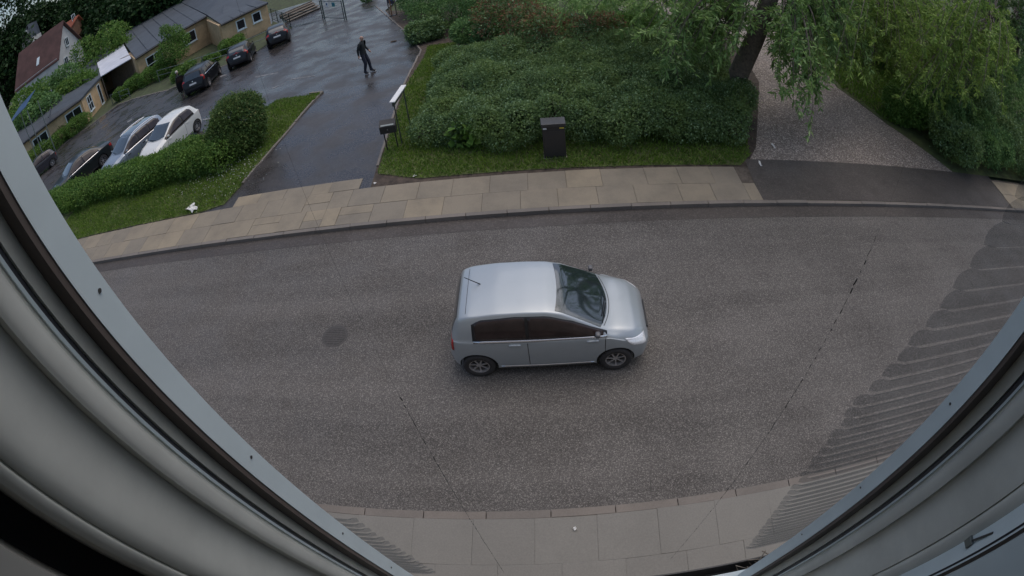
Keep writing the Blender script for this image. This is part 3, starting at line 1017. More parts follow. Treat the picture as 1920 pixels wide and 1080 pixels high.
FT = [(8, 40, 112, 13, 30, 'tall dark tree left of the dark-roofed house, at the sky'), (60, 20, 120, 10, 21, 'tall dark tree behind the dark-roofed house'),
      (110, 8, 118, 9, 18.5, 'tall dark tree behind the red-roofed house'), (165, 15, 104, 9, 14.5, 'dark tree right of the orange-roofed tower'),
      (215, 20, 92, 8, 12, 'dark tree above the felt roof ridge, left one'), (262, 5, 88, 8, 11, 'dark tree above the felt roof ridge, right one'),
      (182, 72, 70, 5.0, 6.8, 'mid green tree between white gable and felt roof'), (85, 150, 64, 4.2, 6.0, 'bushy tree in front of the red roof'),
      (12, 165, 62, 4.6, 6.6, 'bushy green tree left of the red roof, by the window frame'), (50, 190, 58, 3.6, 5.0, 'green tree above the blue tarpaulin'),
      (135, 135, 60, 3.2, 5.0, 'green bush-like tree at the back edge of the low felt roof'), (-25, 60, 100, 9, 20, 'dark tree hidden mostly by the window frame'),
      (320, -20, 90, 8, 11, 'dark tree at the top edge behind the long felt roof')]
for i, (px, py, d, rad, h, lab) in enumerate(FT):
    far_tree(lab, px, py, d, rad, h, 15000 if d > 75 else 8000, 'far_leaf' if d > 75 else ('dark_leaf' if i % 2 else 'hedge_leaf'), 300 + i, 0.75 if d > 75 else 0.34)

# small tree and hedges in front of the low building
p = GT(332, 132)
st = thing('small_tree', 'bright green small tree in front of the yellow brick wall', 'tree', tuple(p))
leaf_obj('crown', blob_leaves([(0, 0, 2.2, 1.5, 1.2), (0.6, 0.3, 3.3, 0.9, 0.9), (-0.9, 0.2, 1.8, 1.2, 0.9), (0.9, -0.3, 1.7, 1.1, 0.9), (-0.3, 0.2, 4.0, 0.6, 0.7), (1.2, 0.5, 2.5, 0.7, 0.7)], 9000, 0.15, 0.5, 0.35), MATS['fresh_leaf'], st)
mb = MB().tube([(0, 0, -0.05), (0.1, 0, 1.5), (0.2, 0.1, 3.6)], [0.09, 0.07, 0.02], 7)
for a in range(5):
    mb.tube([(0.08, 0, 1.2 + a * 0.3), (math.cos(a * 1.3) * 0.8, math.sin(a * 1.3) * 0.8, 2.0 + a * 0.35)], [0.035, 0.012], 5)
mb.build('trunk', MATS['bark'], st, True)
for i, (px, py, r0, h, lab) in enumerate(((250, 170, 1.6, 1.3, 'bright low hedge before the dark entrance'), (288, 152, 1.8, 1.4, 'bright hedge between entrance and small tree'),
                                          (232, 184, 1.3, 1.1, 'low green bush at the entrance rail'), (0.12, None, 1.7, 1.35, 'dark hedge along the low wing, right part'),
                                          (0.42, None, 1.9, 1.35, 'dark hedge along the low wing, middle part'), (0.78, None, 2.0, 1.35, 'dark hedge along the low wing, left part'),
                                          (345, 142, 1.5, 0.8, 'low green plants behind the car with the open door'), (398, 118, 0.9, 0.6, 'small green tuft between the parked black cars'),
                                          (440, 92, 1.5, 0.9, 'low plants under the two small brick-wall windows'), (312, 143, 1.4, 1.1, 'low green bush at the foot of the small tree'))):
    q = GT(px, py) if py is not None else np.array([*wing(px, 1.45), 0])
    q[2] = float(T(q[0], q[1]))
    shrub('low_hedge', lab, 'hedge', tuple(q), r0, h, 5000, 0.14, MATS['fresh_leaf' if i in (0, 1) else 'hedge_leaf'], 400 + i, k=7)

# ================================================================== BUILDINGS
def wall_seg(mb_, a, b, z0, z1, t=0.25):
    a, b = np.array(a[:2]), np.array(b[:2])
    d = b - a
    L = np.linalg.norm(d)
    c = (a + b) / 2
    ang = math.atan2(d[1], d[0])
    mb_.box((c[0], c[1], (z0 + z1) / 2), (L, t, z1 - z0), ang)


def window(parent, a, b, s, w, z0, z1, cross=(1, 0), name='window', frame='white_paint', off=None):
    """window unit on the wall line a-b at distance s; its frame stands proud, the pane sits back in it"""
    a, b = np.array(a[:2]), np.array(b[:2])
    d = (b - a) / np.linalg.norm(b - a)
    nrm = np.array([d[1], -d[0]])
    c0 = a + d * s
    if (np.array([0, 0]) - c0) @ nrm < 0:
        nrm = -nrm
    ang = math.atan2(d[1], d[0])
    out = 0.13 if off is None else off
    f = MB()
    fw = 0.09
    cz = (z0 + z1) / 2
    H_ = z1 - z0
    c = c0 + nrm * (out + 0.03)
    for k in (-1, 1):
        f.box((*(c + d * k * (w / 2 - fw / 2)), cz), (fw, 0.08, H_), ang)
        f.box((*c, cz + k * (H_ / 2 - fw / 2)), (w - 2 * fw, 0.08, fw), ang)
    for i in range(1, cross[0] + 1):
        f.box((*(c + d * (i / (cross[0] + 1) - 0.5) * w), cz), (0.06, 0.07, H_ - 2 * fw), ang)
    for i in range(1, cross[1] + 1):
        f.box((*c, z0 + H_ * i / (cross[1] + 1)), (w - 2 * fw, 0.064, 0.06), ang)
    fo = f.build(name, MATS[frame], parent)
    pn = MB().box((*(c0 + nrm * (out + 0.012)), cz), (w - fw, 0.02, H_ - fw), ang)
    pn.build('pane', MATS['window_glass'], fo)
    MB().box((*(c0 + nrm * (out + 0.05)), z0 - 0.04), (w + 0.1, 0.14, 0.06), ang).build('sill', MATS[frame], fo)
    return fo


nb = thing('low_brick_building', 'low yellow brick building with grey felt roofs and white canopy beyond the parking lot', 'building', (0, 0, 0))
w = MB()
wall_seg(w, A0, A1, BZ, EZ)
wall_seg(w, B1, A0, BZ, EZ)
wall_seg(w, B0, B1, BZ, EB)
A2 = A1 + np.array([-7.5, 7.5, 0])
wall_seg(w, A1, A2, BZ, EZ)
wall_seg(w, D0, D1, BZ, EZ)
wall_seg(w, D1, D2, BZ, EZ)
D3 = D0 + np.array([-6.0, 5.0, 0])
wall_seg(w, D0, D3, BZ, EZ)
B3 = B0 + np.array([-5.5, 5.5, 0])
wall_seg(w, B0, B3, BZ, EB)
wall_seg(w, D3, B3, BZ, EZ)
wall_seg(w, D2, D2 + np.array([-9, 6, 0]), BZ, EZ)
w.build('wall', MATS['yellow_brick'], nb)


def seg_at(a, b, px, py, z):
    """distance along the wall a-b where the photo pixel meets height z"""
    q = G(px, py, z)[:2]
    d = (b - a)[:2]
    d = d / np.linalg.norm(d)
    return float((q - a[:2]) @ d)


for px, py in ((449, 45), (476, 31)):
    window(nb, A0, A1, seg_at(A0, A1, px, py, 0.45), 0.85, -0.05, 0.9, (0, 0))
LB = np.linalg.norm((B1 - B0)[:2])
window(nb, B0, B1, LB * 0.22, 1.9, -0.7, 1.0, (1, 1))
window(nb, B0, B1, LB * 0.72, 1.5, -0.2, 1.0, (0, 0))
LD = np.linalg.norm((D2 - D1)[:2])
LD0 = np.linalg.norm((D1 - D0)[:2])
window(nb, D0, D1, LD0 * 0.22, 0.85, -1.35, 0.9, (0, 0), 'door')
window(nb, D0, D1, LD0 * 0.72, 1.3, -0.7, 0.9, (1, 1))
window(nb, D1, D2, LD * 0.14, 1.9, -0.2, 0.85, (1, 0))
window(nb, D1, D2, LD * 0.70, 1.9, -0.2, 0.85, (1, 0))
# roofs: thick felt sheets, with rolled seams lying on them
RB0, RB1 = G(220, 62, 2.6), G(318, -6, 2.6)
rB = MB().slab([B0 + [0.3, -0.3, 0.12], B1 + [0.3, -0.3, 0.12], RB1, RB0], 0.22).build('roof', MATS['roof_felt'], nb)
for i in range(1, 6):
    f = i / 6
    a, b = B0 + (B1 - B0) * f + [0.3, -0.3, 0.135], RB0 + (RB1 - RB0) * f + [0, 0, 0.015]
    MB().tube([a, b], 0.03, 4).build('seam', MATS['roof_felt'], rB)
RA1 = A1 + np.array([-9, 9, 1.35])
rA = MB().slab([A0 + [0.35, -0.3, 0.1], A1 + [0.4, -0.2, 0.1], RA1, RB1 + [0, 0, 0.1], B1 + [0.2, -0.1, 0.2]], 0.2).build('roof', MATS['roof_felt'], nb)
for i in range(1, 4):
    f = i / 4
    a, b = A0 + (A1 - A0) * f + [0.35, -0.25, 0.12], RB1 + (RA1 - RB1) * f + [0, 0, 0.1]
    MB().tube([a, b], 0.03, 4).build('seam', MATS['roof_felt'], rA)
RD0, RD1, RD2 = G(212, 78, 2.3), G(118, 160, 2.3), G(20, 262, 2.3)
rD = MB().slab([D0 + [0.3, 0.2, 0.1], D1 + [0.35, -0.2, 0.1], D2 + [0.3, -0.4, 0.1], RD2, RD1, RD0], 0.2).build('roof', MATS['roof_felt'], nb)
for (x0, y0), (x1, y1) in (((127, 157), (168, 148)), ((99, 183), (91, 220))):
    MB().tube([G(x0, y0, 2.22), G(x1, y1, 1.95)], 0.06, 5).build('seam', MATS['roof_trim'], rD)
for a, b, z in ((B0, B1, EB), (A0, A1, EZ), (D0, D1, EZ), (D1, D2, EZ)):
    MB().tube([a + [0.34, -0.36, 0.02], b + [0.34, -0.36, 0.02]], 0.07, 6).build('gutter', MATS['roof_trim'], nb)
# pale sloping canopy over the entrance, posts below it
C1, C2, C3, C4 = G(189, 143, 1.35), G(246, 109, 1.45), G(231, 82, 2.1), G(182, 118, 2.1)
cano = MB().slab([C1, C2, C3, C4], 0.08).build('canopy', MATS['canopy_sheet'], nb)
for q in (C1, C2):
    MB().tube([(q[0] - 0.1, q[1] + 0.2, BZ), (q[0] - 0.1, q[1] + 0.2, q[2] - 0.08)], 0.06, 6).build('post', MATS['timber'], nb)
wd = MB()
wall_seg(wd, D0 + np.array([-1.5, 3.5, 0]), B0 + np.array([-1.5, 3.5, 0]), BZ, 1.6)
wd.build('entrance_wall', MATS['timber'], nb)
sg = thing('triangle_sign', 'small white triangular frame standing in the dark entrance', 'sign', tuple(GT(234, 156)))
MB().tube([(-0.35, 0, 0.05), (0, 0.25, 0.75), (0.35, 0, 0.05), (-0.35, 0, 0.05)], 0.05, 5).build('frame', MATS['white_paint'], sg)

# white-gabled house with a red roof
HD = 84
def gab(label, name, apex, back, eaveL, eaveR, base_z, roofm, wallm, n_win, chim=False):
    h = thing(name, label, 'house', (0, 0, 0))
    dv = back - apex
    g1, g2 = eaveL, eaveR
    b1, b2 = eaveL + dv, eaveR + dv
    up_ = unit(np.array(dv * [1, 1, 0]))
    ov = up_ * -0.5
    for (p_, q_) in ((g1, b1), (g2, b2)):
        low = (p_ - apex) * 0.08
        MB().slab([apex + ov, back, q_ + low, p_ + ov + low], 0.22).build('roof', MATS[roofm], h)
    for (e1, e2, a_) in ((g1, g2, apex), (b1, b2, back)):
        m_ = MB()
        vs = [(e1[0], e1[1], base_z), (e2[0], e2[1], base_z), tuple(e2 - [0, 0, 0.15]), tuple(a_ - [0, 0, 0.3]), tuple(e1 - [0, 0, 0.15])]
        n_ = up_ * 0.2
        vs2 = [tuple(np.array(v) + (n_ if e1 is g1 else -n_)) for v in vs]
        m_.add(vs + vs2, [(0, 1, 2, 3, 4), (9, 8, 7, 6, 5)] + [(i, (i + 1) % 5, (i + 1) % 5 + 5, i + 5) for i in range(5)])
        m_.build('gable', MATS[wallm], h)
    w_ = MB()
    wall_seg(w_, g1, b1, base_z, min(g1[2], b1[2]) - 0.1)
    wall_seg(w_, g2, b2, base_z, min(g2[2], b2[2]) - 0.1)
    w_.build('wall', MATS[wallm], h)
    gz = (g1[2] + g2[2]) / 2
    L_ = np.linalg.norm((g2 - g1)[:2])
    for k in range(n_win):
        window(h, g1, g2, L_ * (0.3 + 0.4 * k / max(1, n_win - 1)), 1.0, gz - 2.4, gz - 0.9, (1, 0), off=0.05)
    window(h, g1, g2, L_ * 0.5, 0.9, gz + 0.5, gz + 1.9, (1, 0), off=0.05)
    return h


ap, bk = at_range(114, 41, HD), at_range(35, 100, HD + 3)
eL, eR = at_range(106, 108, HD - 2.5), at_range(149, 72, HD + 2.5)
eR[2] = eL[2]
bk[2] = ap[2]
h1 = gab('house with dark red tiled roof, rooflight and white gable', 'red_roof_house', ap, bk, eL, eR, -2.6, 'red_tile', 'white_timber', 2)
rl = ap + (bk - ap) * 0.42 + (eL - ap) * 0.62 + np.array([0, 0, 0.12])
sl = eL - ap
MB().slab([rl, rl + (bk - ap) * 0.06, rl + (bk - ap) * 0.06 + sl * 0.2, rl + sl * 0.2], 0.1).build('rooflight', MATS['white_paint'], h1)
ap2, bk2 = at_range(143, 30, HD + 8), at_range(112, 50, HD + 9)
bk2[2] = ap2[2]
e2L, e2R = at_range(128, 47, HD + 7), at_range(152, 44, HD + 9)
e2R[2] = e2L[2] = min(e2L[2], ap2[2] - 1.2)
gab('brick house end with bright orange tiled roof behind the white gable', 'orange_roof_house', ap2, bk2, e2L, e2R, -2.6, 'orange_tile', 'red_brick', 2)
ap3, bk3 = at_range(52, 46, HD + 14), at_range(72, 54, HD + 22)
bk3[2] = ap3[2]
e3L, e3R = at_range(40, 84, HD + 12), at_range(62, 80, HD + 13)
e3R[2] = e3L[2]
gab('house with steep dark grey roof behind the red-roofed house', 'dark_roof_house', ap3, bk3, e3L, e3R, -2.6, 'blue_roof', 'white_timber', 1)
tq = at_range(40, 208, 46)
tp = thing('blue_tarpaulin', 'blue tarpaulin stretched on poles left of the low felt roof', 'tarpaulin', (tq[0], tq[1], 0))
MB().slab([(-1.6, -1, tq[2] - 0.3), (1.7, -0.6, tq[2] + 0.2), (1.5, 1.2, tq[2] + 0.8), (-1.5, 0.9, tq[2] + 0.3)], 0.05).build('sheet', MATS['blue_tarp'], tp)
for x, y in ((-1.5, -0.9), (1.6, -0.5), (1.4, 1.1), (-1.4, 0.8)):
    MB().tube([(x, y, -2.2), (x, y, tq[2] - 0.2)], 0.05, 6).build('pole', MATS['galvanised'], tp)

# ================================================================== STREET FURNITURE
def post(parent, x, y, z0, z1, r_, m, n=8, name='post'):
    return MB().tube([(x, y, z0), (x, y, z1)], r_, n).build(name, MATS[m], parent)


# mailbox on two legs, facing the window
p = (G(729, 281) + G(745, 280)) / 2
ml = thing('mailbox', 'black mailbox with pale flap on two thin legs at the driveway corner', 'mailbox', (p[0], p[1], 0.09), R(4))
for k in (-1, 1):
    post(ml, 0.17 * k, 0, -0.05, 0.72, 0.02, 'dark_metal')
bx = MB().add([(-0.25, -0.13, 0.66), (0.25, -0.13, 0.66), (0.25, 0.13, 0.66), (-0.25, 0.13, 0.66), (-0.25, -0.13, 0.90), (0.25, -0.13, 0.90), (0.25, 0.13, 1.03), (-0.25, 0.13, 1.03)],
              [(0, 3, 2, 1), (4, 5, 6, 7), (0, 1, 5, 4), (1, 2, 6, 5), (2, 3, 7, 6), (3, 0, 4, 7)])
bx.build('box', MATS['dark_metal'], ml, False, 0.008)
MB().box((0, -0.145, 0.80), (0.03, 0.012, 0.03)).build('lock', MATS['chrome'], ml)
c_, s_ = math.cos(math.atan2(0.13, 0.26)), math.sin(math.atan2(0.13, 0.26))
MB().box((0, -0.09, 0.931), (0.40, 0.055, 0.012), 0, [[1, 0, 0], [0, c_, s_], [0, -s_, c_]]).build('flap', MATS['galvanised'], ml)

# free-standing sign with a white top, seen from above beside the driveway
q0, q1 = G(735, 192, 1.65), G(757, 160, 1.65)
c = (q0 + q1) / 2
ang = math.atan2(q1[1] - q0[1], q1[0] - q0[0])
LS = np.linalg.norm((q1 - q0)[:2])
sp = thing('sign_board', 'low sign rail with a bright white top on two thin posts beside the driveway', 'sign', (c[0], c[1], 0.09), ang)
MB().box((0, 0, 1.47), (LS - 0.04, 0.05, 0.14)).build('panel', MATS['sign_grey'], sp, False, 0.006)
MB().box((0, 0, 1.56), (LS, 0.17, 0.035)).build('top_cap', MATS['label_white'], sp, False, 0.005)
for k in (-1, 1):
    post(sp, k * (LS / 2 - 0.12), 0, -0.05, 1.40, 0.022, 'sign_grey')

# street cabinet in front of the thicket
p = G(1040, 297)
cb = thing('utility_cabinet', 'dark brown utility cabinet with two small stickers in front of the thicket', 'cabinet', (p[0] + 0.02, p[1] + 0.18, 0.09), R(1))
MB().box((0, 0, 0.50), (0.60, 0.34, 1.02)).build('body', MATS['cabinet'], cb, False, 0.008)
MB().box((0, 0, 1.06), (0.66, 0.42, 0.10)).build('lid', MATS['cabinet_lid'], cb, False, 0.012)
MB().box((0, -0.174, 0.48), (0.52, 0.012, 0.84)).build('door', MATS['cabinet'], cb, False, 0.004)
MB().box((-0.235, -0.184, 0.965), (0.10, 0.006, 0.045)).build('sticker', MATS['label_white'], cb)
MB().box((0.215, -0.184, 0.965), (0.12, 0.006, 0.04)).build('sticker', MATS['label_yellow'], cb)
MB().box((0, 0, 0.0), (0.64, 0.38, 0.05)).build('plinth', MATS['concrete'], cb)


def fence(name, label, pts_, h, m='green_metal', step=2.4, rails=(0.96, 0.1), mesh=True, cat='fence'):
    t = thing(name, label, cat, (0, 0, float(np.mean([T(q_[0], q_[1]) for q_ in pts_]))))
    for a, b in zip(pts_[:-1], pts_[1:]):
        a, b = np.array(a[:2]), np.array(b[:2])
        L = np.linalg.norm(b - a)
        k = max(1, round(L / step))
        for i in range(k + 1):
            if i == k and b is not pts_[-1]:
                pass
            q = a + (b - a) * i / k
            post(t, q[0], q[1], -0.25, h, 0.035, m, 6)
        for z in rails:
            MB().tube([(*a, h * z), (*b, h * z)], 0.022, 5).build('rail', MATS[m], t)
        if mesh:
            mm = MB()
            nb_ = int(L / 0.14)
            for i in range(1, nb_):
                q = a + (b - a) * i / nb_
                mm.tube([(*q, h * rails[-1]), (*q, h * rails[0])], 0.006, 3, False)
            for i in range(1, int(h / 0.2)):
                mm.tube([(*a, i * 0.2), (*b, i * 0.2)], 0.005, 3, False)
            mm.build('wire_mesh', MATS[m], t)['kind'] = 'stuff'
    return t


# gate and fences at the back of the driveway
g0, g1 = GT(606, 38), GT(646, 37)
gt = fence('mesh_gate', 'green wire mesh gate with two signs at the end of the driveway', [g0, g1], 1.65, cat='gate')
gd = unit((g1 - g0)[:2])
gn = np.array([gd[1], -gd[0]])
if gn[1] > 0:
    gn = -gn
ga = math.atan2(gd[1], gd[0])
for f, w_, h_, m_ in ((0.36, 0.34, 0.42, 'label_white'), (0.66, 0.42, 0.34, 'sign_teal')):
    q = g0[:2] + (g1 - g0)[:2] * f + gn * 0.05
    MB().box((q[0], q[1], 1.32), (w_, 0.02, h_), ga).build('sign_panel', MATS[m_], gt)
    q = q + gn * 0.016
    MB().box((q[0], q[1], 1.36), (w_ * 0.45, 0.008, h_ * 0.35), ga).build('pictogram', MATS['sign_blue'], gt)
for q in (g0, g1):
    post(gt, q[0] + 0.14, q[1], -0.05, 1.75, 0.05, 'green_metal')
fence('mesh_fence', 'green mesh fence joining the gate to the brick wall', [GT(606, 38), GT(546, 52), GT(512, 42)], 1.3)
fence('rail_fence', 'green rail fence on the planting bed behind the black cars', [GT(505, 77), GT(430, 110), GT(340, 142), GT(300, 154)], 1.0, 'galvanised', 2.6, (0.97, 0.5), False)
fence('entrance_rail', 'low metal rail by the entrance of the low wing', [GT(212, 196), GT(245, 183)], 1.0, 'galvanised', 1.6, (0.97, 0.5), False)
# timber steps behind the mesh fence
stp = thing('timber_steps', 'weathered timber steps behind the mesh fence', 'steps', tuple(GT(574, 28)), math.atan2((GT(585, 15) - GT(545, 32))[1], (GT(585, 15) - GT(545, 32))[0]))
for i in range(4):
    MB().box((0, 0.3 + 0.4 * i, 0.10 + 0.17 * i), (3.4, 0.36, 0.06)).build('tread', MATS['timber'], stp)
    MB().box((0, 0.48 + 0.4 * i, 0.10 + 0.17 * i - 0.08), (3.4, 0.04, 0.16 + 0.34 * i * 0.3)).build('riser', MATS['timber'], stp)
# noticeboard at the top of the driveway
p = GT(737, 27)
nbd = thing('noticeboard', 'dark noticeboard on posts at the far right driveway kerb', 'noticeboard', (p[0], p[1], p[2]), R(-52))
for k in (-1, 1):
    post(nbd, 0.55 * k, 0, -0.05, 1.9, 0.045, 'timber')
MB().box((0, 0, 1.3), (1.0, 0.07, 1.0)).build('board', MATS['board_dark'], nbd, False, 0.006)
MB().box((0.1, -0.045, 1.35), (0.42, 0.012, 0.55)).build('poster', MATS['sign_blue'], nbd)
stake = thing('wooden_post', 'reddish brown post with a foot plate in front of the noticeboard', 'post', tuple(GT(735, 30)))
MB().tube([(0, 0, -0.02), (0, 0, 1.5)], 0.05, 6).build('shaft', MATS['red_brick'], stake)
MB().box((0.06, 0, 0.02), (0.4, 0.2, 0.06)).build('foot', MATS['dark_metal'], stake)
p = GT(690, 4)
shrub('potted_shrub', 'small dark shrub standing on the asphalt past the gate', 'shrub', (p[0], p[1], p[2]), 0.7, 0.9, 1500, 0.12, MATS['dark_leaf'], 500)
tag(MB().box((0, 0, 0.02), (0.30, 0.16, 0.05)).build('clod', MATS['soil'], None, False, 0.015), 'small dark clod on the asphalt right of the walking person', 'clod').location = tuple(GT(738, 78))

# ================================================================== CARS
def smooth_keys(keys, xs, sig):
    k = np.array(keys, float)
    d = np.linspace(xs[0], xs[-1], 800)
    y = np.interp(d, k[:, 0], k[:, 1])
    n = max(1, int(sig / (d[1] - d[0])))
    if n > 1:
        ker = np.hanning(2 * n + 1)
        ker /= ker.sum()
        y = np.convolve(np.pad(y, n, mode='edge'), ker, 'valid')
    return np.interp(xs, d, y)


class Car:
    """lofted car body; windows, lamps and seams are shaped on the body's own surface. x = 0 at the tail"""

    def __init__(self, L, W, top, belt, wtop, plan, rw, axles, zlow=0.2, sig=0.05):
        self.L, self.W, self.rw, self.axles = L, W, rw, axles
        self.xs = np.concatenate([np.linspace(0, 0.3, 10), np.linspace(0.34, L - 0.34, 44), np.linspace(L - 0.3, L, 10)])
        self.top = smooth_keys(top, self.xs, sig)
        self.belt = np.minimum(smooth_keys(belt, self.xs, 0.08), self.top - 0.035)
        self.wb = smooth_keys(plan, self.xs, 0.05) * W / 2
        self.wt = np.minimum(smooth_keys(wtop, self.xs, 0.08) * W / 2, self.wb * 0.97)
        self.zl = smooth_keys([(0, 0.34), (0.12, 0.24), (0.4, zlow), (L - 0.4, zlow), (L - 0.12, 0.22), (L, 0.32)], self.xs, 0.06)
        self.sec = [self.section(i) for i in range(len(self.xs))]

    def section(self, i):
        zl, zb, zt, wb, wt = self.zl[i], self.belt[i], self.top[i], self.wb[i], self.wt[i]
        zl = min(zl, zb - 0.08)
        cr = min(0.055, (zt - zb) * 0.5)
        c = np.array([(0.0, zl), (wb * 0.86, zl), (wb * 0.955, zl + 0.035), (wb * 0.985, zl + (zb - zl) * 0.35), (wb * 1.0, zl + (zb - zl) * 0.72),
                      (wb * 0.985, zb - 0.012), (wb * 0.965, zb), (wt + (wb * 0.965 - wt) * 0.5 + 0.012, zb + (zt - cr - zb) * 0.52), (wt, zt - cr), (wt * 0.90, zt - cr * 0.42),
                      (wt * 0.6, zt - cr * 0.13), (0.0, zt)])
        # smooth polyline
        t = np.concatenate([[0], np.cumsum(np.linalg.norm(np.diff(c, axis=0), axis=1) + 1e-4)])
        out = [c[0], c[1]]
        for k in range(1, len(c) - 1):
            p0, p1, p2, p3 = c[k - 1], c[k], c[k + 1], c[min(k + 2, len(c) - 1)]
            for s in (0.34, 0.67, 1.0):
                m1, m2 = (p2 - p0) * 0.38, (p3 - p1) * 0.38
                h = 2 * s ** 3 - 3 * s ** 2 + 1, s ** 3 - 2 * s ** 2 + s, -2 * s ** 3 + 3 * s ** 2, s ** 3 - s ** 2
                out.append(h[0] * p1 + h[1] * m1 + h[2] * p2 + h[3] * m2)
        return np.array(out)

    def sect(self, x):
        x = min(max(x, 0), self.L)
        i = int(np.clip(np.searchsorted(self.xs, x) - 1, 0, len(self.xs) - 2))
        f = (x - self.xs[i]) / (self.xs[i + 1] - self.xs[i])
        return self.sec[i] * (1 - f) + self.sec[i + 1] * f

    def side(self, x, z):
        s = self.sect(x)[2:]
        zz = np.maximum.accumulate(s[:, 1])
        return float(np.interp(z, zz, s[:, 0]))

    def roof(self, x, y):
        s = self.sect(x)
        k = len(s) // 2
        s = s[k:][::-1]
        return float(np.interp(abs(y), s[:, 0], s[:, 1]))

    def tail_x(self, z):
        for x in np.linspace(0, 0.8, 161):
            if self.roof(x, 0) >= z:
                return float(x)
        return 0.0

    def nose_x(self, z):
        for x in np.linspace(self.L, self.L - 0.6, 121):
            if self.roof(x, 0) >= z:
                return float(x)
        return self.L

    def body(self, m, parent):
        n = len(self.sec[0])
        V, F = [], []
        ring = 2 * n - 2
        for x, s in zip(self.xs, self.sec):
            for k in range(n):
                V.append((x, s[k, 0], s[k, 1]))
            for k in range(n - 2, 0, -1):
                V.append((x, -s[k, 0], s[k, 1]))
        for i in range(len(self.xs) - 1):
            for k in range(ring):
                F.append((i * ring + k, i * ring + (k + 1) % ring, (i + 1) * ring + (k + 1) % ring, (i + 1) * ring + k))
        F.append(tuple(range(ring)))
        F.append(tuple(range((len(self.xs) - 1) * ring, len(self.xs) * ring))[::-1])
        o = MB().add(V, F).build('body', m, parent, True)
        o.data.materials.append(MATS['black_trim'])
        cut = MB()
        for ax in self.axles:
            for s in (-1, 1):
                y0, y1 = sorted((s * (self.W / 2 - 0.30), s * (self.W / 2 + 0.1)))
                cut.tube([(ax, y0, self.rw), (ax, y1, self.rw)], self.rw + 0.055, 28)
        co = cut.build('cut', MATS['black_trim'], parent)
        md = o.modifiers.new('b', 'BOOLEAN')
        md.object = co
        md.operation = 'DIFFERENCE'
        md.solver = 'EXACT'
        md.material_mode = 'TRANSFER'
        dg = bpy.context.evaluated_depsgraph_get()
        me = bpy.data.meshes.new_from_object(o.evaluated_get(dg))
        o.modifiers.clear()
        if len(me.polygons) > 200:
            o.data = me
        bpy.data.objects.remove(co)
        o.data.polygons.foreach_set('use_smooth', [True] * len(o.data.polygons))
        bm = bmesh.new()
        bm.from_mesh(o.data)
        for e in bm.edges:
            if len(e.link_faces) == 2 and e.calc_face_angle(0) > 0.6:
                e.smooth = False
        bm.to_mesh(o.data)
        bm.free()
        return o

    def side_patch(self, name, low, upp, s, m, parent, off=0.006, nu=26, nv=8):
        """patch on the side between two (x, z) lines"""
        lo, up_ = np.array(low, float), np.array(upp, float)

        def samp(a, t):
            d = np.concatenate([[0], np.cumsum(np.linalg.norm(np.diff(a, axis=0), axis=1))])
            return np.stack([np.interp(t * d[-1], d, a[:, 0]), np.interp(t * d[-1], d, a[:, 1])], 1)
        t = np.linspace(0, 1, nu)
        A, B = samp(lo, t), samp(up_, t)
        V, F = [], []
        for layer in (off, -0.02):
            for i in range(nu):
                for j in range(nv):
                    x, z = A[i] + (B[i] - A[i]) * j / (nv - 1)
                    V.append((x, s * (self.side(x, z) + layer), z))
        q = nu * nv
        for i in range(nu - 1):
            for j in range(nv - 1):
                a = i * nv + j
                F.append((a, a + nv, a + nv + 1, a + 1))
        edge = [i * nv for i in range(nu)] + [(nu - 1) * nv + j for j in range(1, nv)] + [i * nv + nv - 1 for i in range(nu - 2, -1, -1)] + [j for j in range(nv - 2, 0, -1)]
        for a, b in zip(edge, edge[1:] + edge[:1]):
            F.append((a, b, b + q, a + q))
        return MB().add(V, F).build(name, m, parent, True)

    def top_patch(self, name, rear, front, m, parent, off=0.006, nu=20, nv=14):
        """patch on the upper surface between two (x, y) lines running across the car"""
        r_, f_ = np.array(rear, float), np.array(front, float)
        t = np.linspace(0, 1, nu)
        d = np.linspace(0, 1, len(r_))
        A = np.stack([np.interp(t, d, r_[:, 0]), np.interp(t, d, r_[:, 1])], 1)
        d = np.linspace(0, 1, len(f_))
        B = np.stack([np.interp(t, d, f_[:, 0]), np.interp(t, d, f_[:, 1])], 1)
        V, F = [], []
        for i in range(nu):
            for j in range(nv):
                x, y = A[i] + (B[i] - A[i]) * j / (nv - 1)
                sl = (self.roof(min(x + 0.02, self.L), y) - self.roof(max(x - 0.02, 0), y)) / 0.04
                k = 1 / math.sqrt(1 + sl * sl)
                V.append((x - sl * k * off, y, self.roof(x, y) + off * k))
        for i in range(nu - 1):
            for j in range(nv - 1):
                a = i * nv + j
                F.append((a, a + 1, a + nv + 1, a + nv))
        return MB().add(V, F).build(name, m, parent, True)


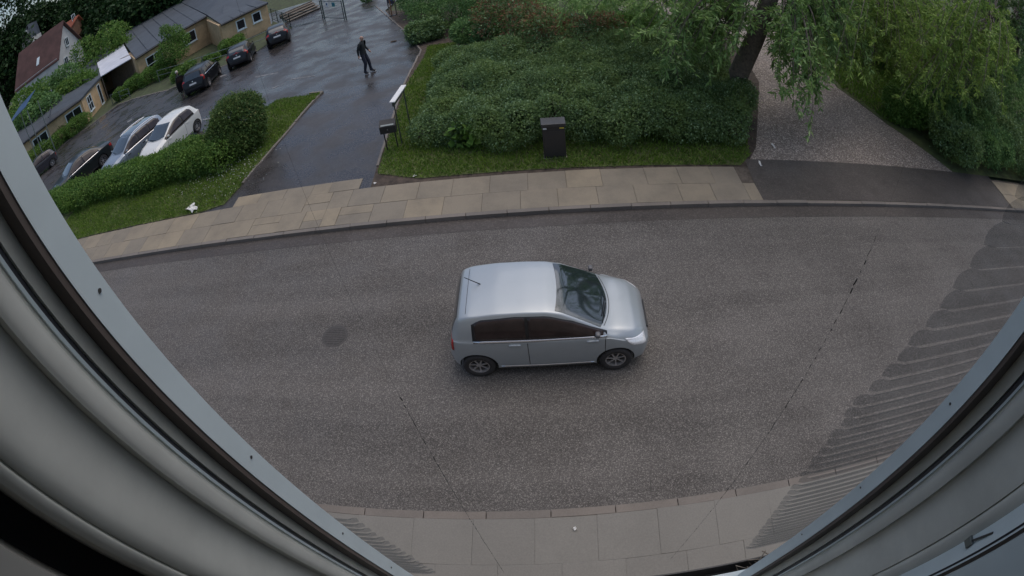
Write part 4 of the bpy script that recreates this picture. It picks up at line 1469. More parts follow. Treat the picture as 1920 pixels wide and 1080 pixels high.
def wheel_mesh(rw, w, key):
    prof = [(rw * 0.60, -w / 2), (rw * 0.93, -w / 2), (rw, -w * 0.36), (rw, w * 0.36), (rw * 0.93, w / 2), (rw * 0.66, w / 2), (rw * 0.60, w * 0.2)]
    V, F = [], []
    n = 28
    for i in range(n):
        a = 2 * math.pi * i / n
        for r_, y in prof:
            V.append((r_ * math.cos(a), y, r_ * math.sin(a)))
    k = len(prof)
    for i in range(n):
        for j in range(k):
            F.append((i * k + j, i * k + (j + 1) % k, ((i + 1) % n) * k + (j + 1) % k, ((i + 1) % n) * k + j))
    t = MB().add(V, F).tube([(0, -w * 0.3, 0), (0, -w * 0.1, 0)], rw * 0.62, 24).build('tyre', MATS['tyre'], None, True)
    rm = MB().tube([(0, -w * 0.1, 0), (0, w * 0.28, 0)], rw * 0.16, 12)
    for i in range(7):
        a = 2 * math.pi * i / 7
        ca, sa = math.cos(a), math.sin(a)
        rm.box((ca * rw * 0.37, w * 0.25, sa * rw * 0.37), (rw * 0.5, w * 0.12, rw * 0.085), 0, [[ca, 0, sa], [0, 1, 0], [-sa, 0, ca]])
    V, F = [], []
    for i in range(n):
        a = 2 * math.pi * i / n
        for r_, y in ((rw * 0.65, w * 0.42), (rw * 0.58, w * 0.42), (rw * 0.58, -w * 0.2), (rw * 0.65, -w * 0.2)):
            V.append((r_ * math.cos(a), y, r_ * math.sin(a)))
    for i in range(n):
        for j in range(4):
            F.append((i * 4 + j, i * 4 + (j + 1) % 4, ((i + 1) % n) * 4 + (j + 1) % 4, ((i + 1) % n) * 4 + j))
    rm.add(V, F)
    rim = rm.build('rim', MATS['alloy'], None)
    out = (t.data, rim.data)
    bpy.data.objects.remove(t)
    bpy.data.objects.remove(rim)
    return out


WM = {}
SPEC = {
    'city': dict(L=3.54, W=1.645, rw=0.29, axles=(0.50, 2.92),
                 top=[(0, 0.50), (0.03, 0.72), (0.07, 0.95), (0.17, 1.22), (0.27, 1.385), (0.42, 1.43), (0.9, 1.475), (1.4, 1.475), (1.75, 1.455), (2.0, 1.395), (2.28, 1.25), (2.72, 1.02), (2.84, 0.975),
                      (3.05, 0.94), (3.25, 0.885), (3.42, 0.79), (3.50, 0.68), (3.54, 0.50)],
                 belt=[(0, 0.6), (0.1, 0.92), (0.6, 0.94), (2.4, 0.90), (2.8, 0.88), (3.54, 0.6)],
                 wtop=[(0, 0.62), (0.2, 0.76), (0.5, 0.80), (1.9, 0.79), (2.3, 0.82), (2.75, 0.86), (3.2, 0.80), (3.45, 0.64), (3.54, 0.48)],
                 plan=[(0, 0.68), (0.06, 0.84), (0.2, 0.95), (0.5, 0.99), (1.6, 1.0), (2.9, 0.99), (3.25, 0.95), (3.42, 0.86), (3.50, 0.74), (3.54, 0.58)],
                 win=dict(lo=[(0.50, 0.975), (2.70, 0.945)], up=[(0.52, 1.28), (0.62, 1.335), (1.2, 1.372), (1.75, 1.35), (2.15, 1.225), (2.70, 0.975)], split=[1.40], ),
                 ws=dict(rear=(1.93, 0.585), front=(2.80, 0.665)), rg=dict(top=(0.235, 0.52), bot=(0.095, 0.56))),
    'hatch': dict(L=3.85, W=1.69, rw=0.30, axles=(0.62, 3.12),
                  top=[(0, 0.48), (0.04, 0.75), (0.10, 0.98), (0.28, 1.22), (0.48, 1.40), (0.8, 1.45), (1.3, 1.475), (1.75, 1.46), (2.05, 1.38), (2.35, 1.22), (2.78, 1.02), (2.95, 0.97), (3.3, 0.90), (3.55, 0.80), (3.75, 0.66), (3.85, 0.46)],
                  belt=[(0, 0.6), (0.1, 0.95), (0.6, 0.97), (2.6, 0.90), (3.0, 0.87), (3.85, 0.6)],
                  wtop=[(0, 0.6), (0.3, 0.68), (0.6, 0.71), (2.0, 0.70), (2.4, 0.76), (2.8, 0.80), (3.4, 0.74), (3.75, 0.55), (3.85, 0.45)],
                  plan=[(0, 0.66), (0.08, 0.84), (0.25, 0.95), (0.6, 0.995), (1.7, 1.0), (3.1, 0.99), (3.45, 0.90), (3.65, 0.80), (3.78, 0.66), (3.85, 0.50)],
                  win=dict(lo=[(0.62, 1.00), (2.72, 0.95)], up=[(0.68, 1.25), (0.80, 1.335), (1.3, 1.37), (1.8, 1.34), (2.2, 1.20), (2.72, 0.985)], split=[1.40]),
                  ws=dict(rear=(2.0, 0.53), front=(2.84, 0.61)), rg=dict(top=(0.43, 0.50), bot=(0.17, 0.56))),
    'wagon': dict(L=4.30, W=1.77, rw=0.33, axles=(0.80, 3.40),
                  top=[(0, 0.50), (0.04, 0.80), (0.10, 1.02), (0.25, 1.30), (0.38, 1.50), (0.6, 1.56), (1.5, 1.60), (2.2, 1.57), (2.45, 1.48), (2.7, 1.33), (3.1, 1.09), (3.25, 1.05), (3.65, 0.99), (3.95, 0.90), (4.18, 0.74), (4.30, 0.50)],
                  belt=[(0, 0.6), (0.1, 1.0), (0.6, 1.03), (2.9, 0.98), (3.3, 0.95), (4.3, 0.6)],
                  wtop=[(0, 0.6), (0.3, 0.70), (0.6, 0.72), (2.3, 0.71), (2.7, 0.76), (3.2, 0.82), (3.9, 0.74), (4.2, 0.56), (4.3, 0.45)],
                  plan=[(0, 0.70), (0.08, 0.87), (0.25, 0.96), (0.6, 0.995), (2.0, 1.0), (3.4, 0.99), (3.85, 0.92), (4.08, 0.82), (4.22, 0.68), (4.3, 0.50)],
                  win=dict(lo=[(0.50, 1.06), (3.02, 1.02)], up=[(0.60, 1.36), (0.72, 1.455), (1.6, 1.485), (2.25, 1.45), (2.6, 1.31), (3.02, 1.06)], split=[1.25, 2.02]),
                  ws=dict(rear=(2.38, 0.55), front=(3.16, 0.64)), rg=dict(top=(0.35, 0.52), bot=(0.13, 0.60))),
    'sedan': dict(L=4.65, W=1.80, rw=0.32, axles=(0.95, 3.70),
                  top=[(0, 0.50), (0.05, 0.82), (0.12, 1.0), (0.55, 1.06), (0.75, 1.09), (1.0, 1.22), (1.35, 1.37), (1.7, 1.43), (2.2, 1.45), (2.6, 1.41), (2.85, 1.31), (3.35, 1.03), (3.5, 0.99), (3.95, 0.93), (4.3, 0.82), (4.52, 0.68), (4.65, 0.46)],
                  belt=[(0, 0.6), (0.1, 0.95), (0.9, 0.96), (3.1, 0.91), (3.5, 0.89), (4.65, 0.6)],
                  wtop=[(0, 0.6), (0.4, 0.76), (0.75, 0.78), (1.3, 0.66), (1.8, 0.66), (2.6, 0.66), (3.0, 0.74), (3.45, 0.82), (4.2, 0.74), (4.55, 0.55), (4.65, 0.45)],
                  plan=[(0, 0.68), (0.08, 0.86), (0.25, 0.95), (0.7, 0.995), (2.2, 1.0), (3.7, 0.99), (4.2, 0.91), (4.42, 0.80), (4.57, 0.66), (4.65, 0.50)],
                  win=dict(lo=[(1.00, 1.0), (3.22, 0.955)], up=[(1.08, 1.10), (1.42, 1.27), (1.9, 1.34), (2.5, 1.325), (2.8, 1.21), (3.22, 0.985)], split=[2.12]),
                  ws=dict(rear=(2.70, 0.52), front=(3.40, 0.63)), rg=dict(top=(1.30, 0.49), bot=(0.86, 0.56))),
}
CARS = {k: Car(v['L'], v['W'], v['top'], v['belt'], v['wtop'], v['plan'], v['rw'], v['axles']) for k, v in SPEC.items()}


def make_car(kind, label, paint, x, y, head, z=None, name='parked_car', group=None, roofm=None, rails=None, tall_tail=False, door_open=False, antenna=False):
    S, c = SPEC[kind], CARS[kind]
    L, W = S['L'], S['W']
    t = thing(name, label, 'car', (x, y, 0.002 if z is not None else float(T(x, y)) + 0.006), head, group)
    if z is None:                      # stand square on the sloping lot
        gx_, gy_ = (float(T(x + 0.5, y) - T(x - 0.5, y)), float(T(x, y + 0.5) - T(x, y - 0.5)))
        nz = Vector((-gx_, -gy_, 1)).normalized()
        fw = Vector((math.cos(head), math.sin(head), 0))
        fw = (fw - nz * fw.dot(nz)).normalized()
        t.rotation_euler = Matrix((fw, nz.cross(fw), nz)).transposed().to_euler()
    inner = []

    def keep(o):
        inner.append(o)
        return o
    pm = MATS[paint]
    keep(c.body(pm, t))
    w_ = S['win']
    cuts = [w_['lo'][0][0]] + w_['split'] + [w_['lo'][-1][0]]
    lo, up_ = np.array(w_['lo']), np.array(w_['up'])
    for s in (-1, 1):
        so = keep(c.side_patch('window_surround', [(lo[0][0] - 0.03, lo[0][1] - 0.02), (lo[1][0] + 0.05, lo[1][1] - 0.015)],
                               [(up_[0][0] - 0.035, up_[0][1]), *[(a, b + 0.022) for a, b in up_[1:-1]], (up_[-1][0] + 0.05, up_[-1][1] - 0.01)], s, MATS['black_trim'], t, 0.003))
        for a, b in zip(cuts[:-1], cuts[1:]):
            a2, b2 = a + 0.025, b - 0.025
            xs_ = np.linspace(a2, b2, 12)
            ll = [(x_, np.interp(x_, lo[:, 0], lo[:, 1])) for x_ in xs_]
            uu = [(x_, np.interp(x_, up_[:, 0], up_[:, 1])) for x_ in xs_]
            uu = [(x_, max(z_, l_[1] + 0.01)) for (x_, z_), l_ in zip(uu, ll)]
            keep(c.side_patch('side_window', ll, uu, s, MATS['side_glass'], t, 0.009, 22, 7))
        # bright or dark strip under the windows, sill, door seams, handles
        keep(c.side_patch('waist_trim', [(lo[0][0] - 0.02, lo[0][1] - 0.05), (lo[1][0] + 0.05, lo[1][1] - 0.045)],
                          [(lo[0][0] - 0.02, lo[0][1] - 0.022), (lo[1][0] + 0.05, lo[1][1] - 0.017)], s, MATS['chrome'] if kind in ('city', 'sedan', 'wagon') else MATS['black_trim'], t, 0.010, 16, 3))
        for sx in w_['split'] + [lo[1][0] + 0.02]:
            keep(c.side_patch('door_seam', [(sx, 0.30), (sx + 0.012, 0.30)], [(sx - 0.01, lo[0][1] - 0.05), (sx + 0.002, lo[0][1] - 0.05)], s, MATS['black_trim'], t, 0.002, 3, 14))
            keep(c.side_patch('door_handle', [(sx - 0.32 if sx > cuts[0] + 0.5 else sx, 0.83), (sx - 0.12, 0.83)], [(sx - 0.32, 0.865), (sx - 0.12, 0.865)], s, MATS['black_trim'] if kind == 'wagon' else pm, t, 0.022, 6, 4))
        rx = S['axles'][0] + S['rw'] + 0.09
        fx = S['axles'][1] - S['rw'] - 0.09
        keep(c.side_patch('sill', [(rx, 0.235), (fx, 0.235)], [(rx, 0.275), (fx, 0.275)], s, MATS['chrome'] if kind == 'city' else MATS['black_trim'], t, 0.008, 14, 3))
        # lamps
        zt = 0.62 if not tall_tail else 0.70
        hi = 0.92 if not tall_tail else 1.14
        if tall_tail:
            keep(c.side_patch('taillight', [(0.10, zt + 0.06), (0.21, zt + 0.10)], [(0.16, hi), (0.25, hi - 0.02)], s, MATS['lamp_red'], t, 0.012, 10, 10))
        elif kind == 'sedan' or kind == 'wagon':
            keep(c.side_patch('taillight', [(0.07, 0.72), (0.26, 0.76)], [(0.10, 0.90), (0.30, 0.89)], s, MATS['lamp_red'], t, 0.012, 10, 8))
        else:
            keep(c.side_patch('taillight', [(0.045, 0.66), (0.105, 0.68)], [(0.075, 0.92), (0.125, 0.92)], s, MATS['lamp_red'], t, 0.010, 8, 10))
        zf = c.roof(L - 0.25, 0) - 0.06
        keep(c.side_patch('headlight', [(L - 0.36, zf - 0.13), (L - 0.06, zf - 0.24)], [(L - 0.48, zf + 0.005), (L - 0.12, zf - 0.07)], s, MATS['lamp_clear'], t, 0.010, 12, 8))
        # mirror
        mx = lo[1][0] - 0.12
        my = s * (c.side(mx, lo[1][1] + 0.02) + 0.075)
        keep(MB().box((mx, my, lo[1][1] + 0.075), (0.085, 0.11, 0.085)).build('mirror', pm if kind != 'city' else MATS['mirror_grey'], t, True, 0.025))
        # wheels
        for ax in S['axles']:
            k = (S['rw'],)
            if k not in WM:
                WM[k] = wheel_mesh(S['rw'], 0.20, k)
            e = bpy.data.objects.new('wheel', None)
            col.objects.link(e)
            e.parent = t
            e.location = (ax - L / 2, s * (W / 2 - 0.115), S['rw'])
            e.rotation_euler = (0, random.random() * 3, 0)
            if s < 0:
                e.rotation_euler = (0, random.random() * 3, math.pi)
            share('tyre', WM[k][0], (0, 0, 0), e)
            share('rim', WM[k][1], (0, 0, 0), e)
    ws = S['ws']

    def arc(x0, hw, bow, n=9):
        return [(x0 - bow * (k * 2 / (n - 1) - 1) ** 2, hw * (k * 2 / (n - 1) - 1)) for k in range(n)]
    keep(c.top_patch('windscreen', arc(ws['rear'][0], ws['rear'][1], 0.05), arc(ws['front'][0], ws['front'][1], 0.16), MATS['car_glass'], t, 0.007))
    for s in (-1, 1):
        wx = ws['front'][0]
        pts_ = [(wx - 0.02 - 0.10 * f, s * 0.08 + s * 0.0 - 0.5 * f, c.roof(wx - 0.02 - 0.10 * f, abs(s * 0.08 - 0.5 * f)) + 0.018) for f in (0, 0.33, 0.66, 1.0)]
        keep(MB().tube(pts_, 0.009, 4).build('wiper', MATS['black_trim'], t))
    rg = S['rg']
    keep(c.top_patch('rear_window', [(rg['bot'][0], rg['bot'][1] * f) for f in np.linspace(-1, 1, 9)], [(rg['top'][0], rg['top'][1] * f) for f in np.linspace(-1, 1, 9)], MATS['car_glass'], t, 0.007))
    # bonnet and hatch seams, plates, bumper strip, badge
    bx_ = ws['front'][0]
    keep(c.top_patch('bonnet_seam', arc(bx_ + 0.035, 0.62, 0.14), arc(bx_ + 0.047, 0.62, 0.14), MATS['black_trim'], t, 0.003, 16, 2))
    keep(c.top_patch('roof_seam', [(rg['top'][0] + 0.16, y_) for y_ in np.linspace(-0.56, 0.56, 9)], [(rg['top'][0] + 0.168, y_) for y_ in np.linspace(-0.56, 0.56, 9)], MATS['black_trim'], t, 0.002, 12, 2))
    pz = 0.78 if tall_tail else 0.62
    ty = math.atan2(c.tail_x(pz + 0.06) - c.tail_x(pz - 0.06), 0.12)
    tc, tsn = math.cos(ty), math.sin(ty)
    keep(MB().box((c.tail_x(pz) - 0.006, 0, pz), (0.02, 0.50, 0.11), 0, [[tc, 0, -tsn], [0, 1, 0], [tsn, 0, tc]]).build('licence_plate', MATS['plate'], t))
    keep(MB().box((L - 0.005, 0, 0.40), (0.03, 0.50, 0.11)).build('licence_plate', MATS['plate'], t))
    keep(MB().box((0.02, 0, 0.46), (0.06, W * 0.66, 0.10)).build('bumper_strip', MATS['black_trim'], t, False, 0.02))
    keep(MB().box((L - 0.015, 0, 0.60), (0.03, W * 0.40, 0.07)).build('grille', MATS['black_trim'], t, False, 0.01))
    bx0 = c.tail_x(0.93)
    keep(MB().tube([(bx0 - 0.006, 0, 0.93), (bx0 + 0.03, 0, 0.925)], 0.042, 14).build('badge', MATS['chrome'], t))
    if roofm:
        keep(c.top_patch('roof_panel', [(rg['top'][0] + 0.06, 0.60 * f) for f in np.linspace(-1, 1, 9)], [(ws['rear'][0] - 0.05, 0.58 * f) for f in np.linspace(-1, 1, 9)], MATS[roofm], t, 0.005, 20, 20))
    if rails:
        for s in (-1, 1):
            ps = [(x_, s * 0.60, c.roof(x_, 0.60) + 0.035) for x_ in np.linspace(0.55, ws['rear'][0] - 0.1, 7)]
            ps[0] = (ps[0][0], ps[0][1], ps[0][2] - 0.03)
            ps[-1] = (ps[-1][0], ps[-1][1], ps[-1][2] - 0.03)
            keep(MB().tube(ps, 0.022, 6).build('roof_rail', MATS[rails], t))
    if antenna:
        z0 = c.roof(0.62, 0.1)
        keep(MB().tube([(0.62, 0.10, z0), (0.36, 0.10, z0 + 0.18)], [0.010, 0.006], 6).build('antenna', MATS['black_trim'], t))
    if door_open:
        zz = MB()
        hx = 2.02
        yy = c.side(hx, 0.7)
        a = R(58)
        dirv = np.array([-math.cos(a), math.sin(a), 0])
        nv_ = np.array([dirv[1], -dirv[0], 0])
        h0 = np.array([hx, yy + 0.01, 0])
        pl = [(0, 0.32), (1.0, 0.32), (1.05, 0.9), (0.95, 1.40), (0.55, 1.42), (0.0, 0.98)]
        vs = [tuple(h0 + dirv * u + [0, 0, z_]) for u, z_ in pl] + [tuple(h0 + dirv * u + nv_ * 0.07 + [0, 0, z_]) for u, z_ in pl]
        zz.add(vs, [(0, 1, 2, 3, 4, 5), (11, 10, 9, 8, 7, 6)] + [(i, (i + 1) % 6, (i + 1) % 6 + 6, i + 6) for i in range(6)])
        dr = keep(zz.build('door', pm, t))
        dr['label'] = 'open front door swung out to the left'
        pl = [(0.08, 1.0), (0.98, 0.98), (0.90, 1.34), (0.56, 1.36)]
        for k, of in ((0, -0.006), (1, 0.076)):
            MB().add([tuple(h0 + dirv * u + nv_ * of + [0, 0, z_]) for u, z_ in pl], [(0, 1, 2, 3)]).build('pane', MATS['side_glass'], dr)
            dr.children[-1].location = (0, 0, 0)
    for o in inner:
        o.location.x -= L / 2
    return t


# the silver car on the road
w1, w2 = G(905, 693, 0.0), G(1152, 683, 0.0)
sx = (w1[0] + w2[0]) / 2 + 0.06
sy = (w1[1] + w2[1]) / 2 + 1.645 / 2 - 0.17
sv = make_car('city', 'small silver city car with roof antenna driving along the road', 'silver_paint', sx, sy, R(-0.5), 0.002, 'silver_car', antenna=True)

GRP = 'cars parked on the lot'
p = GT(372, 247)
hd = R(-99)
dv = np.array([math.cos(hd), math.sin(hd)])
lf = np.array([-dv[1], dv[0]])
c_ = p[:2] + dv * (3.85 / 2 - 0.62) - lf * (1.69 / 2 - 0.1)
make_car('hatch', 'white three-door hatchback parked beside the round bush', 'white_car', c_[0], c_[1], hd, group=GRP)
a_, b_ = GT(272, 222, 1.6), GT(208, 272, 1.55)
m_ = (a_ + b_) / 2
hd = R(-109)
make_car('wagon', 'pearl grey car with black roof and silver rails, second from the round bush', 'pearl_car', m_[0] + 0.25 * math.cos(hd) + 0.2, m_[1] + 0.3 * math.sin(hd), hd, group=GRP, roofm='car_glass', rails='chrome')
a_, b_ = GT(158, 281, 1.42), GT(112, 318, 1.42)
m_ = (a_ + b_) / 2
hd = R(-114)
make_car('sedan', 'dark green-black saloon parked third from the round bush', 'charcoal_car', m_[0] + 0.1 * math.cos(hd) + 0.3, m_[1], hd, group=GRP)
hd = R(-118)
p = GT(75, 305, 1.0)
make_car('hatch', 'dark brown car half hidden by the window frame', 'brown_car', p[0] - 1.0, p[1] + 0.2, hd, group=GRP)
for (wl, wr, kind, head, lab, op) in (((350, 181), (398, 161), 'wagon', 104, 'black car with its left front door open and a person beside it', True),
                                      ((431, 133), (472, 115), 'hatch', 109, 'black hatchback parked between the other two black cars', False),
                                      ((502.5, 93), (546, 76), 'hatch', 113, 'black hatchback nearest the mesh gate', False)):
    q = (GT(*wl) + GT(*wr)) / 2
    hd = R(head)
    S = SPEC[kind]
    off = S['L'] / 2 - S['axles'][0] + 0.05
    make_car(kind, lab, 'black_car', q[0] + off * math.cos(hd), q[1] + off * math.sin(hd), hd, group=GRP, tall_tail=True, door_open=op)

# ================================================================== PEOPLE
def figure(name, label, loc, rz, J, E, rad, mats, zones, scale=1.0):
    """one continuous skinned body; zones(p) -> material index"""
    t = thing(name, label, 'person', loc, rz)
    me = bpy.data.meshes.new('body')
    keys = list(J)
    me.from_pydata([tuple(np.array(J[k]) * scale) for k in keys], [(keys.index(a), keys.index(b)) for a, b in E], [])
    o = bpy.data.objects.new('body', me)
    col.objects.link(o)
    md = o.modifiers.new('s', 'SKIN')
    md.branch_smoothing = 0.6
    sk = me.skin_vertices[0].data
    for i, k in enumerate(keys):
        r_ = rad[k]
        sk[i].radius = (r_ * scale, r_ * scale) if not isinstance(r_, tuple) else (r_[0] * scale, r_[1] * scale)
        sk[i].use_root = (k == 'pelvis')
    sb = o.modifiers.new('u', 'SUBSURF')
    sb.levels = sb.render_levels = 2
    dg = bpy.context.evaluated_depsgraph_get()
    m2 = bpy.data.meshes.new_from_object(o.evaluated_get(dg))
    o.modifiers.clear()
    o.data = m2
    m2.materials.clear()
    for q in mats:
        m2.materials.append(MATS[q])
    for f in m2.polygons:
        f.material_index = zones(np.array(f.center) / scale)
        f.use_smooth = True
    o.parent = t
    return t


J = dict(pelvis=(0, 0, 0.95), belly=(0.01, 0, 1.10), chest=(0.03, 0, 1.34), neck=(0.05, 0, 1.52), jaw=(0.075, 0, 1.60), head=(0.065, 0, 1.69), crown=(0.055, 0, 1.765), nose=(0.175, 0, 1.665),
         shR=(0.03, -0.19, 1.45), elR=(-0.07, -0.25, 1.17), wrR=(-0.07, -0.26, 0.94), haR=(-0.07, -0.27, 0.86), f1R=(-0.02, -0.255, 0.79), f2R=(-0.055, -0.28, 0.775), f3R=(-0.085, -0.29, 0.785), thR=(-0.015, -0.235, 0.85),
         shL=(0.03, 0.19, 1.45), elL=(0.0, 0.26, 1.17), wrL=(0.17, 0.22, 1.00), haL=(0.22, 0.21, 0.94), f1L=(0.28, 0.20, 0.89), f2L=(0.265, 0.20, 0.875), f3L=(0.24, 0.205, 0.87), thL=(0.27, 0.19, 0.94),
         hipR=(0, -0.10, 0.90), knR=(0.10, -0.11, 0.50), anR=(-0.02, -0.11, 0.10), heR=(-0.06, -0.11, 0.045), toR=(0.16, -0.13, 0.035),
         hipL=(0, 0.10, 0.90), knL=(0.14, 0.11, 0.51), anL=(0.17, 0.11, 0.10), heL=(0.13, 0.11, 0.045), toL=(0.36, 0.13, 0.04))
E_ = [('pelvis', 'belly'), ('belly', 'chest'), ('chest', 'neck'), ('neck', 'jaw'), ('jaw', 'head'), ('head', 'crown'), ('head', 'nose')]
for s in 'RL':
    E_ += [('chest', 'sh' + s), ('sh' + s, 'el' + s), ('el' + s, 'wr' + s), ('wr' + s, 'ha' + s), ('ha' + s, 'f1' + s), ('ha' + s, 'f2' + s), ('ha' + s, 'f3' + s), ('ha' + s, 'th' + s),
           ('pelvis', 'hip' + s), ('hip' + s, 'kn' + s), ('kn' + s, 'an' + s), ('an' + s, 'he' + s), ('an' + s, 'to' + s)]
RD = dict(pelvis=(0.15, 0.13), belly=(0.17, 0.14), chest=(0.18, 0.13), neck=0.062, jaw=0.075, head=0.098, crown=0.062, nose=0.018)
for s in 'RL':
    RD.update({'sh' + s: 0.082, 'el' + s: 0.056, 'wr' + s: 0.042, 'ha' + s: 0.040, 'f1' + s: 0.011, 'f2' + s: 0.011, 'f3' + s: 0.010, 'th' + s: 0.012, 'hip' + s: 0.105, 'kn' + s: 0.078, 'an' + s: 0.06, 'he' + s: 0.05, 'to' + s: 0.04})


def zones(p):
    if p[2] > 1.53:
        return 0
    if p[2] < 0.105:
        return 3
    dR = np.linalg.norm(p - np.array([-0.06, -0.27, 0.85]))
    dL = np.linalg.norm(p - np.array([0.24, 0.21, 0.92]))
    if dR < 0.105 or dL < 0.10:
        return 0
    if p[2] < 0.93:
        return 2
    return 1


fp = GT(688, 137)
man = figure('person', 'bald person in dark jacket and trousers walking across the wet driveway', (fp[0], fp[1], fp[2]), R(-12), J, E_, RD, ['skin', 'jacket', 'trousers', 'shoe'], zones, 1.06)
ear = MB()
for s in (-1, 1):
    bm_ = MB().tube([(0.06, s * 0.085, 1.66), (0.05, s * 0.112, 1.69), (0.05, s * 0.10, 1.715)], [0.012, 0.02, 0.012], 6).build('ear', MATS['skin'], man, True)
    bm_.scale = (1.06, 1.06, 1.06)
    sl_ = MB().box((-0.0 + (0.05 if s < 0 else 0.245), s * 0.12, 0.012), (0.27, 0.09, 0.024)).build('shoe_sole', MATS['sole'], man, False, 0.01)
    sl_.scale = (1.06, 1.06, 1.06)
    MB().box((0.162 * 1.06, s * 0.036, 1.70 * 1.06), (0.014, 0.022, 0.012)).build('eye', MATS['shoe'], man, False, 0.003)
MB().box((0.155 * 1.06, 0, 1.615 * 1.06), (0.012, 0.05, 0.010)).build('mouth', MATS['red_brick'], man, False, 0.002)
cup = thing('white_cup', 'small white cup held low by the walking person', 'cup', (fp[0] - 0.05, fp[1] - 0.31, fp[2] + 0.80))
MB().tube([(0, 0, 0), (0, 0, 0.11)], [0.032, 0.042], 10).build('cup_body', MATS['label_white'], cup, True)

J2 = {k: (v[0], v[1], v[2]) for k, v in J.items()}
J2.update(knR=(0.05, -0.11, 0.5), anR=(0.0, -0.11, 0.1), heR=(-0.04, -0.11, 0.045), toR=(0.18, -0.13, 0.035), knL=(0.04, 0.11, 0.5), anL=(0, 0.11, 0.1), heL=(-0.04, 0.11, 0.045), toL=(0.18, 0.13, 0.035))
pp = GT(336, 181)
p2 = figure('person', 'grey-haired person in dark clothes behind the open door of the black car', (pp[0] - 0.1, pp[1] + 0.55, float(T(pp[0], pp[1]))), R(15), J2, E_, RD, ['skin', 'jacket', 'jacket', 'shoe'], zones, 0.95)
bm = bmesh.new()
bmesh.ops.create_uvsphere(bm, u_segments=14, v_segments=10, radius=0.112)
for v in list(bm.verts):
    if v.co.z < -0.02 and v.co.x > -0.03:
        v.co.z = -0.02
me = bpy.data.meshes.new('hair')
bm.to_mesh(me)
bm.free()
hr = link('hair', me, MATS['white_hair'], p2, True)
hr.location = (0.045, 0, 1.71 * 0.95)

# ================================================================== THE OPEN WINDOW AND ITS HOUSE
WU, WV, WW = np.array([1.0, 0, 0]), np.array([0, 0.9936, 0.113]), np.array([0, -0.113, 0.9936])


def wp(u, v, w_):
    return CP + WU * u + WV * v + WW * w_


def extr(poly, w0, w1, name, m, parent, bevel=0.0, smooth=False):
    n = len(poly)
    vs = [wp(u, v, w0) for u, v in poly] + [wp(u, v, w1) for u, v in poly]
    fs = [tuple(range(n))[::-1], tuple(range(n, 2 * n))] + [(i, (i + 1) % n, (i + 1) % n + n, i + n) for i in range(n)]
    o = MB().add(vs, fs).build(name, MATS[m], parent, smooth, bevel)
    if smooth:
        bm_ = bmesh.new()
        bm_.from_mesh(o.data)
        for e in bm_.edges:
            if len(e.link_faces) != 2 or e.calc_face_angle(0) > 0.75:
                e.smooth = False
        bm_.to_mesh(o.data)
        bm_.free()
    return o


WB, WT = -1.36, 0.36
win = thing('window_frame', 'open white painted window frame around the camera, seen from inside', 'window', (0, 0, 0))


def mir(poly, s):
    return [(s * u, v) for u, v in poly]


# left jamb
extr(mir([(0.280, 0.180), (0.280, 0.1555), (0.36, 0.1555), (0.36, 0.180)], -1), WB, WT, 'outer_jamb', 'white_paint', win)
extr(mir([(0.2815, 0.1552), (0.2815, 0.1500), (0.2985, 0.1500), (0.2985, 0.1552)], -1), WB, WT, 'weather_strip', 'seal_brown', win)
extr(mir([(0.2990, 0.1552), (0.2990, 0.1382), (0.36, 0.1382), (0.36, 0.1552)], -1), WB, WT, 'rebate', 'grey_paint', win)
extr(mir([(0.3030, 0.1379), (0.3030, 0.1335), (0.36, 0.1335), (0.36, 0.1379)], -1), WB, WT, 'gap_seal', 'seal_black', win)
extr(mir([(0.3000, 0.1332), (0.3000, 0.1302), (0.36, 0.1302), (0.36, 0.1332)], -1), WB, WT, 'sash_edge', 'white_paint', win)


def curve_jamb(s, pts_, back, name, m):
    p_ = np.array(pts_)
    for _ in range(2):                                        # round the moulding off
        q_ = np.empty((len(p_) * 2 - 2, 2))
        q_[0::2] = p_[:-1] * 0.75 + p_[1:] * 0.25
        q_[1::2] = p_[:-1] * 0.25 + p_[1:] * 0.75
        p_ = np.concatenate([p_[:1], q_, p_[-1:]])
    pl_ = [tuple(q) for q in p_]
    extr(mir(pl_ + [(back, pl_[-1][1]), (back, pl_[0][1])], s), WB, WT, name, m, win, 0.0, True)


curve_jamb(-1, [(0.3030, 0.1299), (0.3035, 0.1270), (0.3010, 0.1262), (0.2985, 0.1230), (0.2985, 0.1170), (0.3000, 0.1110), (0.3030, 0.1068)], 0.36, 'sash_roll', 'old_white')
curve_jamb(-1, [(0.3150, 0.1064), (0.3200, 0.1000), (0.3220, 0.0900), (0.3225, 0.0780), (0.3225, 0.0660), (0.3230, 0.0560), (0.3250, 0.0470), (0.3300, 0.0395), (0.3340, 0.0368)], 0.40, 'sash_face', 'old_white')
curve_jamb(-1, [(0.3400, 0.0364), (0.3400, 0.0350), (0.3345, 0.0345), (0.3340, 0.0320), (0.3370, 0.0270), (0.3420, 0.0230), (0.3440, 0.0215)], 0.46, 'inner_bead', 'old_white')
extr(mir([(0.46, 0.0212), (0.46, -0.0225), (0.62, -0.0225), (0.62, 0.0212)], -1), WB, WT, 'curtain', 'dark_cloth', win)
extr(mir([(0.345, -0.0228), (0.36, -0.20), (0.62, -0.20), (0.62, -0.0228)], -1), WB, WT, 'reveal', 'room_wall', win)
